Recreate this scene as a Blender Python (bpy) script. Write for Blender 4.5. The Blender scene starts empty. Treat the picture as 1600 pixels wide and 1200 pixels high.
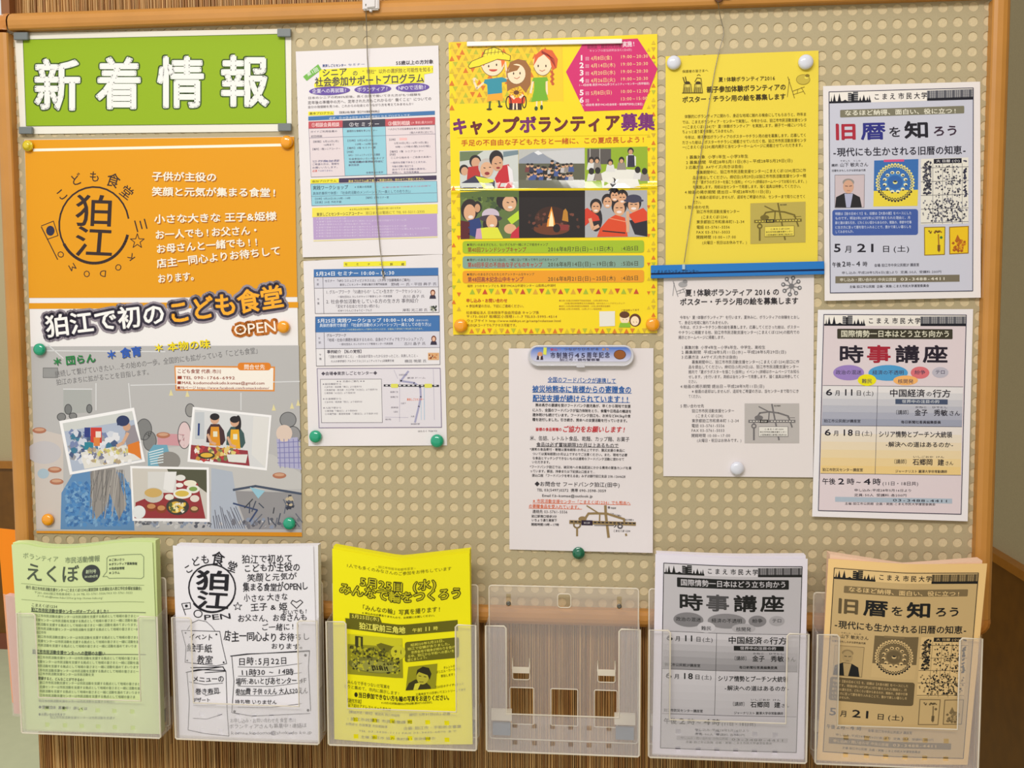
import bpy, math, random
import numpy as np
from mathutils import Matrix, Vector
from mathutils.geometry import tessellate_polygon

# ------------------------------------------------------------------ camera, world, lights, exposure
S = bpy.context.scene
COL = S.collection
ZT = 1.85                                    # height of the first row of holes above the floor
R3 = np.array([[0.9956007582366938, 0.09360499142767922, -0.004151599492290023],
               [0.0026580420754847177, -0.07250688253804108, -0.9973643701260536],
               [-0.09365930285265439, 0.9929656880096305, -0.07243671323794276]])
CAM = np.array([0.4385405, -1.38885399, -0.39508301 + ZT])
FK = 1.496351666
cd = bpy.data.cameras.new('camera')
cam = bpy.data.objects.new('camera', cd); COL.objects.link(cam)
cd.sensor_width = 36; cd.lens = FK * 1000 / 1600 * 36; cd.clip_start = 0.01; cd.clip_end = 60
M = Matrix.Identity(4)
for i in range(3):
    M[i][0] = R3[0][i]; M[i][1] = -R3[1][i]; M[i][2] = -R3[2][i]; M[i][3] = CAM[i]
cam.matrix_world = M
S.camera = cam

def srgb(c):
    if isinstance(c, str):
        c = c.lstrip('#')
        if len(c) == 3: c = ''.join(a * 2 for a in c)
        c = tuple(int(c[i:i + 2], 16) for i in (0, 2, 4))
    return tuple(((v / 255) / 12.92 if v / 255 <= .04045 else ((v / 255 + .055) / 1.055) ** 2.4) for v in c)

w = bpy.data.worlds.new('room_light'); S.world = w; w.use_nodes = True
w.node_tree.nodes['Background'].inputs[0].default_value = (1.0, 0.98, 0.965, 1)
w.node_tree.nodes['Background'].inputs[1].default_value = 0.76

def area(name, loc, target, size, sy, power, col=(1, .965, .92)):
    l = bpy.data.lights.new(name, 'AREA'); l.shape = 'RECTANGLE'; l.size = size; l.size_y = sy
    l.energy = power; l.color = col
    o = bpy.data.objects.new(name, l); COL.objects.link(o); o.location = loc
    d = Vector(target) - Vector(loc)
    o.rotation_euler = d.to_track_quat('-Z', 'Y').to_euler()
    return o
# ceiling fluorescent in front of the board
area('ceiling_lamp', (-0.1, -2.15, 2.95), (0.3, 0, .5), 1.8, .35, 43)
area('ceiling_lamp', (-1.6, 1.2, 2.6), (-1.6, 1.4, 0), 1.2, .3, 34)  # unseen lamp over the left hallway, turned up to brighten its floor
S.view_settings.view_transform = 'Standard'; S.view_settings.look = 'None'
S.view_settings.exposure = 0.0; S.view_settings.gamma = 1.0; S.view_settings.use_curve_mapping = False

# ------------------------------------------------------------------ pixel of the photograph -> point on a plane y = const
def at(x, y, Y=0.0):
    x = np.asarray(x, float); y = np.asarray(y, float)
    cx = (x - 800) / 1000 / FK; cy = (y - 600) / 1000 / FK
    d = cx[..., None] * R3[0] + cy[..., None] * R3[1] + R3[2]
    t = (np.asarray(Y, float) - CAM[1]) / d[..., 1]
    return CAM + d * t[..., None]

# ------------------------------------------------------------------ materials
MATS = {}
def nodes(name):
    m = bpy.data.materials.new(name); m.use_nodes = True
    return m, m.node_tree.nodes, m.node_tree.links
def mat(name, col, rough=.5, spec=.4, metal=0, coat=0, noise=0, nscale=60, bump=0):
    if name in MATS: return MATS[name]
    m, N, L = nodes(name); b = N['Principled BSDF']
    c = srgb(col); b.inputs['Roughness'].default_value = rough; b.inputs['Metallic'].default_value = metal
    b.inputs['Specular IOR Level'].default_value = spec; b.inputs['Coat Weight'].default_value = coat
    b.inputs['Coat Roughness'].default_value = .08
    b.inputs['Base Color'].default_value = (*c, 1)
    if noise or bump:
        tc = N.new('ShaderNodeTexCoord'); nz = N.new('ShaderNodeTexNoise'); nz.inputs['Scale'].default_value = nscale
        nz.inputs['Detail'].default_value = 4; L.new(tc.outputs['Object'], nz.inputs['Vector'])
        if noise:
            r = N.new('ShaderNodeValToRGB')
            r.color_ramp.elements[0].position = .3; r.color_ramp.elements[1].position = .7
            r.color_ramp.elements[0].color = (*[v * (1 - noise) for v in c], 1)
            r.color_ramp.elements[1].color = (*[min(1, v * (1 + noise)) for v in c], 1)
            L.new(nz.outputs['Fac'], r.inputs['Fac']); L.new(r.outputs['Color'], b.inputs['Base Color'])
        if bump:
            bp = N.new('ShaderNodeBump'); bp.inputs['Strength'].default_value = bump; bp.inputs['Distance'].default_value = .001
            L.new(nz.outputs['Fac'], bp.inputs['Height']); L.new(bp.outputs['Normal'], b.inputs['Normal'])
    MATS[name] = m
    return m
def ink_mat(name, rough, spec, coat=0):
    if name in MATS: return MATS[name]
    m, N, L = nodes(name); b = N['Principled BSDF']
    a = N.new('ShaderNodeAttribute'); a.attribute_name = 'ink'
    L.new(a.outputs['Color'], b.inputs['Base Color'])
    b.inputs['Roughness'].default_value = rough; b.inputs['Specular IOR Level'].default_value = spec
    b.inputs['Coat Weight'].default_value = coat; b.inputs['Coat Roughness'].default_value = .06
    MATS[name] = m
    return m
INK = ink_mat('printing_ink', .6, .3)
INKG = ink_mat('printing_ink_gloss', .36, .3, .2)
INKC = ink_mat('printing_ink_coated', .4, .15, .8)
def plastic(name, col, fac, rough=.35):
    m, N, L = nodes(name); N.remove(N['Principled BSDF'])
    out = N['Material Output']; tr = N.new('ShaderNodeBsdfTransparent'); d = N.new('ShaderNodeBsdfPrincipled')
    d.inputs['Base Color'].default_value = (*srgb(col), 1); d.inputs['Roughness'].default_value = rough
    tl = N.new('ShaderNodeBsdfTranslucent'); tl.inputs['Color'].default_value = (*srgb(col), 1)
    m1 = N.new('ShaderNodeMixShader'); m1.inputs[0].default_value = .25
    L.new(d.outputs[0], m1.inputs[1]); L.new(tl.outputs[0], m1.inputs[2])
    mx = N.new('ShaderNodeMixShader'); mx.inputs[0].default_value = fac
    L.new(tr.outputs[0], mx.inputs[1]); L.new(m1.outputs[0], mx.inputs[2]); L.new(mx.outputs[0], out.inputs[0])
    MATS[name] = m
    return m
PLATE = plastic('frosted_plastic', (230, 220, 214), .22)
FRONT = plastic('frosted_plastic_front', (240, 236, 238), .20)
RIM = plastic('frosted_plastic_edge', (252, 244, 228), .72)

# ------------------------------------------------------------------ object helpers
def link(name, me, m=None, parent=None):
    o = bpy.data.objects.new(name, me); COL.objects.link(o)
    if m is not None and me is not None:
        me.materials.append(m)
    if parent is not None:
        o.parent = parent
        o.matrix_parent_inverse = parent.matrix_world.inverted()
    return o
def tag(o, label=None, cat=None, group=None, kind=None):
    if label: o['label'] = label
    if cat: o['category'] = cat
    if group: o['group'] = group
    if kind: o['kind'] = kind
    return o
def empty(name, loc, label=None, cat=None, group=None):
    o = bpy.data.objects.new(name, None); COL.objects.link(o)
    o.location = loc; o.matrix_world = Matrix.Translation(loc); o.empty_display_size = .02
    return tag(o, label, cat, group)
def mesh(name, v, f, smooth=False):
    me = bpy.data.meshes.new(name); me.from_pydata([tuple(map(float, p)) for p in v], [], f)
    me.validate(); me.update()
    if smooth: me.polygons.foreach_set('use_smooth', [True] * len(me.polygons))
    return me
def box(name, a, b, m, parent=None, bev=0):
    (x0, y0, z0), (x1, y1, z1) = a, b
    import bmesh
    bm = bmesh.new(); bmesh.ops.create_cube(bm, size=1)
    for q in bm.verts:
        q.co = Vector((x0 + (q.co.x + .5) * (x1 - x0), y0 + (q.co.y + .5) * (y1 - y0), z0 + (q.co.z + .5) * (z1 - z0)))
    if bev: bmesh.ops.bevel(bm, geom=bm.edges[:], offset=bev, segments=2, affect='EDGES')
    me = bpy.data.meshes.new(name); bm.to_mesh(me); bm.free()
    if parent is not None and parent.type == 'EMPTY':
        pass
    return link(name, me, m, parent)
def tess(loops):
    return tessellate_polygon([[Vector((p[0], p[1], 0)) for p in l] for l in loops])
def plate_mesh(name, outer, holes, y0, y1):
    """flat plate in the x-z plane with openings, from depth y0 (front) to y1 (back)"""
    loops = [outer] + holes
    tri = tess(loops); pts = [p for l in loops for p in l]; n = len(pts)
    v = [(p[0], y0, p[1]) for p in pts] + [(p[0], y1, p[1]) for p in pts]
    f = [tuple(t) for t in tri] + [tuple(i + n for i in reversed(t)) for t in tri]
    k = 0
    for l in loops:
        for i in range(len(l)):
            a, b = k + i, k + (i + 1) % len(l); f.append((a, b, b + n, a + n))
        k += len(l)
    me = mesh(name, v, f)
    import bmesh
    bm = bmesh.new(); bm.from_mesh(me); bmesh.ops.recalc_face_normals(bm, faces=bm.faces); bm.to_mesh(me); bm.free()
    return me
def rrect(x0, z0, x1, z1, r, n=4):
    out = []
    for cx, cz, a in ((x1 - r, z1 - r, 0), (x0 + r, z1 - r, 90), (x0 + r, z0 + r, 180), (x1 - r, z0 + r, 270)):
        for k in range(n + 1):
            t = math.radians(a + 90 * k / n); out.append((cx + r * math.cos(t), cz + r * math.sin(t)))
    return out
def tube_mesh(name, pts, r, n=6, closed=False, flat=1):
    v, f = [], []
    P = [Vector(p) for p in pts]; m = len(P)
    for i, p in enumerate(P):
        a = P[(i - 1) % m] if (closed or i > 0) else p; b = P[(i + 1) % m] if (closed or i < m - 1) else p
        t = (b - a).normalized(); u = t.cross(Vector((0, 1, 0)))
        if u.length < 1e-4: u = t.cross(Vector((1, 0, 0)))
        u.normalize(); q = t.cross(u)
        for k in range(n):
            th = 2 * math.pi * k / n; v.append(p + u * (r * math.cos(th)) + q * (r * flat * math.sin(th)))
    for i in range(m if closed else m - 1):
        j = (i + 1) % m
        for k in range(n):
            f.append((i * n + k, i * n + (k + 1) % n, j * n + (k + 1) % n, j * n + k))
    if not closed:
        f.append(tuple(range(n))); f.append(tuple(reversed(range((m - 1) * n, m * n))))
    return mesh(name, v, f, True)
def lathe_mesh(name, prof, n=28):
    """profile (radius, height towards the camera, -y)"""
    v, f = [], []
    for r, h in prof:
        for k in range(n):
            t = 2 * math.pi * k / n; v.append((r * math.cos(t), -h, r * math.sin(t)))
    m = len(prof)
    for i in range(m - 1):
        for k in range(n):
            f.append((i * n + k, i * n + (k + 1) % n, (i + 1) * n + (k + 1) % n, (i + 1) * n + k))
    f.append(tuple(range((m - 1) * n, m * n))); f.append(tuple(reversed(range(n))))
    return mesh(name, v, f, True)

# ------------------------------------------------------------------ glyphs (Blender's own font, built into flat shapes)
TC = bpy.data.curves.new('glyph', 'FONT'); TC.resolution_u = 2
TO = bpy.data.objects.new('glyph', TC); COL.objects.link(TO)
GC = {}
def glyph(ch):
    k = ch
    if k in GC: return GC[k]
    if ch in ' \u3000':
        g = (None, None, .3 if ch == ' ' else 1.0, None); GC[k] = g; return g
    TC.body = ch
    bpy.context.view_layer.update()
    me = bpy.data.meshes.new_from_object(TO.evaluated_get(bpy.context.evaluated_depsgraph_get()))
    n = len(me.vertices)
    co = np.zeros(n * 3); me.vertices.foreach_get('co', co); co = co.reshape(-1, 3)[:, :2].copy()
    fs = [tuple(p.vertices) for p in me.polygons]
    cnt = {}
    for p in fs:
        for a, b in zip(p, p[1:] + p[:1]):
            e = (min(a, b), max(a, b)); cnt[e] = cnt.get(e, 0) + 1
    be = [e for e, c in cnt.items() if c == 1]
    bpy.data.meshes.remove(me)
    if ord(ch) < 0x2000:
        x0, x1 = (co[:, 0].min(), co[:, 0].max()) if n else (0, .3)
        adv = max({'!': .7, '?': .7, '~': .95, '(': .45, ')': .45, '-': .5, ':': .42, ' ': .3}.get(ch, .57 if ch in '0123456789' else 0), (x1 - x0) + .09); co[:, 0] += (adv - x1 + x0) / 2 - x0
    else:
        adv = 1.0
    GC[k] = (co, fs, adv, be)
    return GC[k]

def homog(src, dst):
    A = []; B = []
    for (x, y), (u, v) in zip(src, dst):
        A.append([x, y, 1, 0, 0, 0, -u * x, -u * y]); B.append(u)
        A.append([0, 0, 0, x, y, 1, -v * x, -v * y]); B.append(v)
    h = np.append(np.linalg.solve(np.array(A, float), np.array(B, float)), 1).reshape(3, 3)
    return h
def happ(h, x, y):
    d = h[2, 0] * x + h[2, 1] * y + h[2, 2]
    return (h[0, 0] * x + h[0, 1] * y + h[0, 2]) / d, (h[1, 0] * x + h[1, 1] * y + h[1, 2]) / d

class Ink:
    """collects flat printed shapes in photograph pixels; each part becomes one mesh on the sheet"""
    def __init__(s):
        s.parts = {}; s.cur = None; s.o = (0, 0, 1); s.L = 1; s.rnd = random.Random(4)
        s.part('print')
    def part(s, name):
        if name not in s.parts: s.parts[name] = ([], [], [])
        s.cur = s.parts[name]; return s
    def F(s, ox, oy, sc): s.o = (ox, oy, sc); return s
    def p(s, x, y): return (s.o[0] + x / s.o[2], s.o[1] + y / s.o[2])
    def add(s, pts, faces, col, L=None):
        v, f, c = s.cur; n = len(v); L = s.L if L is None else L
        col = srgb(col)
        v.extend((x, y, L) for x, y in pts)
        for q in faces: f.append(tuple(i + n for i in q)); c.append(col)
    def quad(s, a, b, c, d, col, L=None, raw=False):
        if not raw: a, b, c, d = (s.p(*q) for q in (a, b, c, d))
        wx = max(math.dist(a, b), math.dist(c, d)); wy = max(math.dist(a, d), math.dist(b, c))
        nx = max(1, min(24, int(wx / 10))); ny = max(1, min(24, int(wy / 10)))
        pts = []
        for j in range(ny + 1):
            for i in range(nx + 1):
                u, v = i / nx, j / ny
                pts.append(tuple((1 - v) * ((1 - u) * a[k] + u * b[k]) + v * ((1 - u) * d[k] + u * c[k]) for k in (0, 1)))
        fs = [(j * (nx + 1) + i, j * (nx + 1) + i + 1, (j + 1) * (nx + 1) + i + 1, (j + 1) * (nx + 1) + i) for j in range(ny) for i in range(nx)]
        s.add(pts, fs, col, L)
    def rect(s, x0, y0, x1, y1, col, L=None, dy=0, dx=0):
        """dy: how far the right end lies lower than the left one; dx: how far the bottom lies to the right"""
        s.quad((x0, y0), (x1, y0 + dy), (x1 + dx, y1 + dy), (x0 + dx, y1), col, L)
    def poly(s, pts, col, L=None):
        q = [s.p(*a) for a in pts]; s.add(q, [tuple(t) for t in tess([q])], col, L)
    def ell(s, cx, cy, rx, ry, col, L=None, rot=0, n=20, a0=0, a1=360):
        r = math.radians(rot); pts = [(cx, cy)]
        for k in range(n + 1):
            t = math.radians(a0 + (a1 - a0) * k / n); x, y = rx * math.cos(t), ry * math.sin(t)
            pts.append((cx + x * math.cos(r) - y * math.sin(r), cy + x * math.sin(r) + y * math.cos(r)))
        s.add([s.p(*a) for a in pts], [(0, k, k + 1) for k in range(1, n + 1)], col, L)
    def line(s, pts, wd, col, L=None):
        q = [s.p(*a) for a in pts]; wd = wd / s.o[2] / 2
        for a, b in zip(q, q[1:]):
            d = math.dist(a, b)
            if d < 1e-6: continue
            tx, ty = (b[0] - a[0]) / d, (b[1] - a[1]) / d; nx, ny = -ty * wd, tx * wd
            k = max(1, int(d / 12)); e = wd * .4
            P_ = []
            for i in range(k + 1):
                u = i / k; ex = -e if i == 0 else (e if i == k else 0)
                x = a[0] + (b[0] - a[0]) * u + tx * ex; y = a[1] + (b[1] - a[1]) * u + ty * ex
                P_ += [(x + nx, y + ny), (x - nx, y - ny)]
            s.add(P_, [(2 * i, 2 * i + 1, 2 * i + 3, 2 * i + 2) for i in range(k)], col, L)
    def ring(s, cx, cy, rx, ry, wd, col, L=None, a0=0, a1=360, n=28):
        s.line([(cx + rx * math.cos(math.radians(a0 + (a1 - a0) * k / n)), cy + ry * math.sin(math.radians(a0 + (a1 - a0) * k / n))) for k in range(n + 1)], wd, col, L)
    def frame(s, a, b, c, d, wd, col, L=None): s.line([a, b, c, d, a], wd, col, L)
    def rr(s, x0, y0, x1, y1, r, col, L=None, dy=0):
        pts = rrect(x0, y0, x1, y1, r)
        pts = [(x, y + dy * (x - x0) / (x1 - x0)) for x, y in pts]; s.poly(pts, col, L)
    def patches(s, x0, y0, x1, y1, n, sz, pal, L=None, dy=0):
        for _ in range(n):
            x = s.rnd.uniform(x0 + sz, x1 - sz); y = s.rnd.uniform(y0 + sz, y1 - sz) + dy * (x - x0) / (x1 - x0)
            k = s.rnd.randint(3, 6); a = s.rnd.random() * 6
            pts = [(x + sz * s.rnd.uniform(.4, 1) * math.cos(a + 6.283 * i / k), y + sz * s.rnd.uniform(.4, 1) * math.sin(a + 6.283 * i / k)) for i in range(k)]
            s.poly(pts, s.rnd.choice(pal), (s.L if L is None else L) + s.rnd.random() * .5)
    def text(s, t, x0, x1, y, h, col, y1=None, b=0, L=None, out=None, sk=0, jit=0, rot=None, keep=False, body=True):
        """one line from x0 to x1, centre line y (at x0) to y1 (at x1), glyph height h, all in crop units"""
        y1 = y if y1 is None else y1
        a = s.p(x0, y); e = s.p(x1, y1); h = h / s.o[2]
        gl = [glyph(c) for c in t]; wb = .6 * b * h / .93 if b else 0; tot = sum(g[2] for g in gl)
        d = math.dist(a, e); tx, ty = (e[0] - a[0]) / d, (e[1] - a[1]) / d; nx, ny = -ty, tx
        k = d / tot; hs = h / .93; u = 0
        L = s.L + 1 if L is None else L
        for g in gl:
            if g[0] is not None and len(g[0]):
                gx = g[0][:, 0].copy(); gy = g[0][:, 1] - .385
                if jit:
                    r = s.rnd.uniform(-jit, jit) * .12; m = g[2] / 2; sc = 1 + s.rnd.uniform(-jit, jit) * .1
                    X = (gx - m) * sc; Y = gy * (1 + s.rnd.uniform(-jit, jit) * .12)
                    gx = X * math.cos(r) - Y * math.sin(r) + m; gy = X * math.sin(r) + Y * math.cos(r) + s.rnd.uniform(-jit, jit) * .06
                px = (u + gx + sk * gy) * k; py = -gy * hs
                X = a[0] + tx * px + nx * py; Y = a[1] + ty * px + ny * py
                pts = list(zip(X.tolist(), Y.tolist()))
                st = [(wb, col, L - .12)] if wb else []
                if out: st += [(ow / s.o[2] + wb, oc, L - .25 * (n_ + 1)) for n_, (ow, oc) in enumerate(out)]
                for ww, oc, lo in st:
                    Q = []; Fq = []; joint = ww > .45
                    for i, j in g[3]:
                        (ax, ay), (bx, by) = pts[i], pts[j]; dd = math.hypot(bx - ax, by - ay)
                        if dd < 1e-9: continue
                        cx_, cy_ = (bx - ax) / dd * ww, (by - ay) / dd * ww; ux, uy = cx_, cy_; m0 = len(Q)
                        e_ = 0 if joint else .5
                        Q += [(ax - uy - e_ * cx_, ay + ux - e_ * cy_), (bx - uy + e_ * cx_, by + ux + e_ * cy_), (bx + uy + e_ * cx_, by - ux + e_ * cy_), (ax + uy - e_ * cx_, ay - ux - e_ * cy_)]
                        Fq.append((m0, m0 + 1, m0 + 2, m0 + 3))
                        if joint:
                            m0 = len(Q)
                            Q += [(ax + ww * math.cos(q), ay + ww * math.sin(q)) for q in (0, .785, 1.571, 2.356, 3.142, 3.927, 4.712, 5.498)]
                            Fq.append(tuple(range(m0, m0 + 8)))
                    s.add(Q, Fq, oc, lo)
                s.add(pts, g[1], col, L)
            u += g[2]

STEP = .00009
class Sheet:
    def __init__(s, name, label, cat, quad, Y, col, ink=None, warp=None, lift=0.00025, th=.0003, m=None, group=None,
                 nx=24, ny=30, gloss=False, pname='paper', remap=None, recol=None, thing=None, coated=False):
        """quad: four corners in photograph pixels; the sheet hangs at depth Y (negative is towards the viewer)"""
        s.q = quad; s.Y = Y; s.h = homog(quad, [(0, 0), (1, 0), (1, 1), (0, 1)]); s.hi = homog([(0, 0), (1, 0), (1, 1), (0, 1)], quad)
        s.warp = warp; s.lift = lift
        bc = at((quad[2][0] + quad[3][0]) / 2, (quad[2][1] + quad[3][1]) / 2, Y)
        s.root = thing or empty(name, tuple(bc), label, cat, group)
        us = np.linspace(0, 1, nx + 1); vs = np.linspace(0, 1, ny + 1)
        U, V = np.meshgrid(us, vs); U = U.ravel(); V = V.ravel()
        X, Yp = happ(s.hi, U, V)
        F_ = s.world(X, Yp, 0); B_ = F_ + np.array([0, th, 0])
        n = len(F_); w_ = nx + 1
        f = []
        for j in range(ny):
            for i in range(nx):
                a = j * w_ + i; f.append((a, a + w_, a + w_ + 1, a + 1)); f.append((a + n, a + 1 + n, a + w_ + 1 + n, a + w_ + n))
        ring_ = [i for i in range(w_)] + [j * w_ + nx for j in range(1, ny + 1)] + [ny * w_ + i for i in range(nx - 1, -1, -1)] + [j * w_ for j in range(ny - 1, 0, -1)]
        m_r = len(ring_); v = np.vstack([F_, B_, F_[ring_], B_[ring_]]); nf = len(f)
        for a in range(m_r): b = (a + 1) % m_r; f.append((2 * n + a, 2 * n + b, 2 * n + m_r + b, 2 * n + m_r + a))
        me = mesh(pname, v, f, False); me.polygons.foreach_set('use_smooth', [i < nf for i in range(len(me.polygons))])
        s.paper = link(pname, me, m or mat('paper_' + name + str(col), col, .32 if gloss else .6, .5 if gloss else .3, coat=.25 if gloss else 0), s.root)
        if coated: s.paper.data.materials[0] = mat('paper_coated', col, .4, .15, coat=.8)
        if ink: s.print(ink, gloss, remap, recol, coated)
    def world(s, x, y, L):
        x = np.asarray(x, float); y = np.asarray(y, float); u, v = happ(s.h, x, y); d = np.zeros_like(x)
        if s.warp:
            dx, dy, d = s.warp(u, v); x = x + dx; y = y + dy
        return at(x, y, s.Y - d - (np.asarray(L) > 0) * s.lift - np.asarray(L) * STEP)
    def print(s, ink, gloss=False, remap=None, recol=None, coated=False):
        for name, (v, f, c) in ink.parts.items():
            if not f: continue
            v = list(v); f2 = []; c2 = []
            for q, cq in zip(f, c):          # cut large shapes up so that they follow the bent sheet
                if all(abs(v[q[i]][0] - v[q[i - 1]][0]) + abs(v[q[i]][1] - v[q[i - 1]][1]) < 15 for i in range(len(q))):
                    f2.append(q); c2.append(cq); continue
                todo = [(q[0], q[i], q[i + 1]) for i in range(1, len(q) - 1)]
                while todo:
                    t3 = todo.pop()
                    ls = [math.dist(v[t3[i]][:2], v[t3[(i + 1) % 3]][:2]) for i in range(3)]
                    m_ = max(ls)
                    if m_ < 13: f2.append(t3); c2.append(cq); continue
                    i = ls.index(m_); p_, r_, o_ = t3[i], t3[(i + 1) % 3], t3[(i + 2) % 3]
                    v.append(tuple((v[p_][z] + v[r_][z]) / 2 for z in range(3))); n_ = len(v) - 1
                    todo += [(p_, n_, o_), (n_, r_, o_)]
            f, c = f2, c2
            a = np.array(v)
            x, y = a[:, 0], a[:, 1]
            if remap is not None: x, y = happ(remap, x, y)
            W = s.world(x, y, a[:, 2])
            me = bpy.data.meshes.new(name)
            me.from_pydata(W.tolist(), [], f); me.update()
            cols = np.array(c if recol is None else [recol(q) for q in c])
            cnt = np.zeros(len(me.polygons), int); me.polygons.foreach_get('loop_total', cnt)
            cc = np.ones((len(me.loops), 4), np.float32)
            cc[:, :3] = np.repeat(cols, cnt, axis=0)
            at_ = me.attributes.new('ink', 'FLOAT_COLOR', 'CORNER'); at_.data.foreach_set('color', cc.ravel())
            o = link(name, me, (INKC if coated else INKG) if gloss else INK, s.root); o['kind'] = 'stuff'

# ------------------------------------------------------------------ the setting
XL, XR, ZB, ZTOP = -.439, .960, ZT - .826, ZT + .028
WALLG = mat('wall_paint_grey', (164, 150, 116), .8, .2, noise=.05, nscale=300, bump=.15)
WAIN = mat('wainscot_wood', (104, 66, 14), .45, .4, noise=.12, nscale=25)
RAILW = mat('rail_wood', (150, 96, 28), .4, .4, noise=.08, nscale=30)
fl = box('floor', (-5, -3.2, -.05), (1.46, 2.6, 0), mat('floor_vinyl', (172, 176, 144), .5, .3, noise=.03, nscale=20)); tag(fl, kind='structure')
wf = box('wall_far', (-5, 2.51, 0), (1.46, 2.6, 2.7), WALLG); tag(wf, kind='structure')
pn = box('wainscot_panel', (-5, 2.495, .07), (1.44, 2.51, .80), WAIN, wf)
box('wainscot_rail', (-5, 2.485, .80), (1.44, 2.51, .83), RAILW, wf)
bb = box('baseboard_far', (-5, 2.488, 0), (1.44, 2.51, .07), mat('baseboard_brown', (120, 66, 44), .5)); tag(bb, kind='structure')
wr = box('wall_right', (1.445, -3.2, 0), (1.54, 2.51, 2.7), WALLG); tag(wr, kind='structure')
box('wainscot_panel', (1.43, -3.2, .07), (1.445, 2.49, .83), WAIN, wr)
box('wainscot_rail', (1.418, -3.2, .83), (1.445, 2.48, .852), RAILW, wr)

# partition faced with reeds: core, strips, edge trim
wb = box('wall_back', (-.458, .024, 0), (.985, .30, 2.7), mat('partition_core', (96, 66, 30), .7)); tag(wb, kind='structure')
rnd = random.Random(11)
v, f, c = [], [], []
x = -.459
PAL = [(198, 156, 96), (190, 146, 84), (182, 134, 72), (204, 164, 104), (172, 122, 64), (194, 150, 88), (208, 170, 112), (160, 110, 56), (186, 140, 80)]
while x < .985:
    wd = rnd.choice([.0014, .0018, .0024, .003, .004, .0022]); y = .0205 + rnd.uniform(-.0012, .0016); n = len(v)
    e = wd * .22
    base = np.array(srgb(rnd.choice(PAL)))
    zs = [0]
    while zs[-1] < 2.7: zs.append(min(2.7, zs[-1] + rnd.uniform(.15, .5)))
    for z in zs:
        jx = rnd.uniform(-.0004, .0004)
        v += [(x + jx, .024, z), (x + e + jx, y, z), (x + wd - e + jx, y, z), (x + wd + jx, .024, z)]
    for i in range(len(zs) - 1):
        a = n + 4 * i; k = rnd.uniform(.8, 1.15)
        for q in range(3): f.append((a + q, a + q + 1, a + q + 5, a + q + 4)); c.append(np.clip(base * k, 0, 1))
    x += wd + rnd.choice([0, 0, 0, .0004])
me = mesh('reed_strips', v, f)
cc = np.ones((len(me.loops), 4), np.float32); cc[:, :3] = np.repeat(np.array(c), 4, axis=0)
me.attributes.new('ink', 'FLOAT_COLOR', 'CORNER').data.foreach_set('color', cc.ravel())
m_, N, Lk = nodes('reed_facing'); b_ = N['Principled BSDF']; b_.inputs['Roughness'].default_value = .55
a_ = N.new('ShaderNodeAttribute'); a_.attribute_name = 'ink'
tc = N.new('ShaderNodeTexCoord'); mp = N.new('ShaderNodeMapping'); mp.inputs['Scale'].default_value = (900, 1, 14)
nz = N.new('ShaderNodeTexNoise'); nz.inputs['Scale'].default_value = 1; nz.inputs['Detail'].default_value = 3
rp = N.new('ShaderNodeValToRGB'); rp.color_ramp.elements[0].position = .36; rp.color_ramp.elements[0].color = (.5, .43, .34, 1)
rp.color_ramp.elements[1].position = .58; rp.color_ramp.elements[1].color = (1.05, 1.02, 1, 1)
mx = N.new('ShaderNodeMix'); mx.data_type = 'RGBA'; mx.blend_type = 'MULTIPLY'; mx.inputs[0].default_value = .8
Lk.new(tc.outputs['Object'], mp.inputs[0]); Lk.new(mp.outputs[0], nz.inputs[0]); Lk.new(nz.outputs['Fac'], rp.inputs[0])
Lk.new(a_.outputs['Color'], mx.inputs[6]); Lk.new(rp.outputs[0], mx.inputs[7]); Lk.new(mx.outputs[2], b_.inputs['Base Color'])
rs = link('reed_strips', me, m_, wb); tag(rs, kind='stuff')
t1 = box('trim_1', (-.460, .006, ZTOP + .02), (-.447, .30, 2.7), mat('trim_wood', (138, 88, 48), .5)); tag(t1, kind='structure')

# ------------------------------------------------------------------ the notice board
board = empty('notice_board', (.2605, 0, ZB), 'large beige perforated magnetic notice board in an orange-brown wooden frame', 'notice board')
PAN = mat('board_panel', (182, 168, 134), .55, .35, noise=.03, nscale=400)
BAK = mat('board_backing', (216, 198, 160), .7, .2, noise=.05, nscale=500, bump=.5)
v, f = [], []; NS = 16; RH = .0066
def sqp(t):
    c_, s_ = math.cos(t), math.sin(t); k = .01 / max(abs(c_), abs(s_)); return c_ * k, s_ * k
for i in range(-22, 49):
    for j in range(-1, 42):
        cx, cz = .02 * i, ZT - .02 * j; n = len(v)
        for k in range(NS):
            t = 2 * math.pi * k / NS; a, b = sqp(t)
            v.append((min(max(cx + a, XL - .01), XR + .01), 0, cz + b))
        for k in range(NS):
            t = 2 * math.pi * k / NS; v.append((cx + RH * math.cos(t), 0, cz + RH * math.sin(t)))
        for k in range(NS):
            t = 2 * math.pi * k / NS; v.append((cx + RH * math.cos(t), .0012, cz + RH * math.sin(t)))
        for k in range(NS):
            q = (k + 1) % NS
            f.append((n + k, n + NS + k, n + NS + q, n + q)); f.append((n + NS + k, n + 2 * NS + k, n + 2 * NS + q, n + NS + q))
link('perforated_sheet', mesh('perforated_sheet', v, f), PAN, board)
box('backing', (XL - .01, .0012, ZB - .01), (XR + .01, .017, ZTOP + .01), BAK, board)
FW = mat('frame_wood', (196, 136, 62), .42, .45, noise=.06, nscale=18)
FWC = mat('frame_corner_plastic', (196, 126, 52), .4, .45)
FWL, FH = .027, .0145
PROF = [(0, .001), (0, -.0125), (.0015, -FH), (.006, -FH - .0015), (.013, -FH - .002), (.019, -FH), (.0235, -.010), (.0265, -.004), (FWL, .004), (FWL, .018), (0, .018)]
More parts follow.
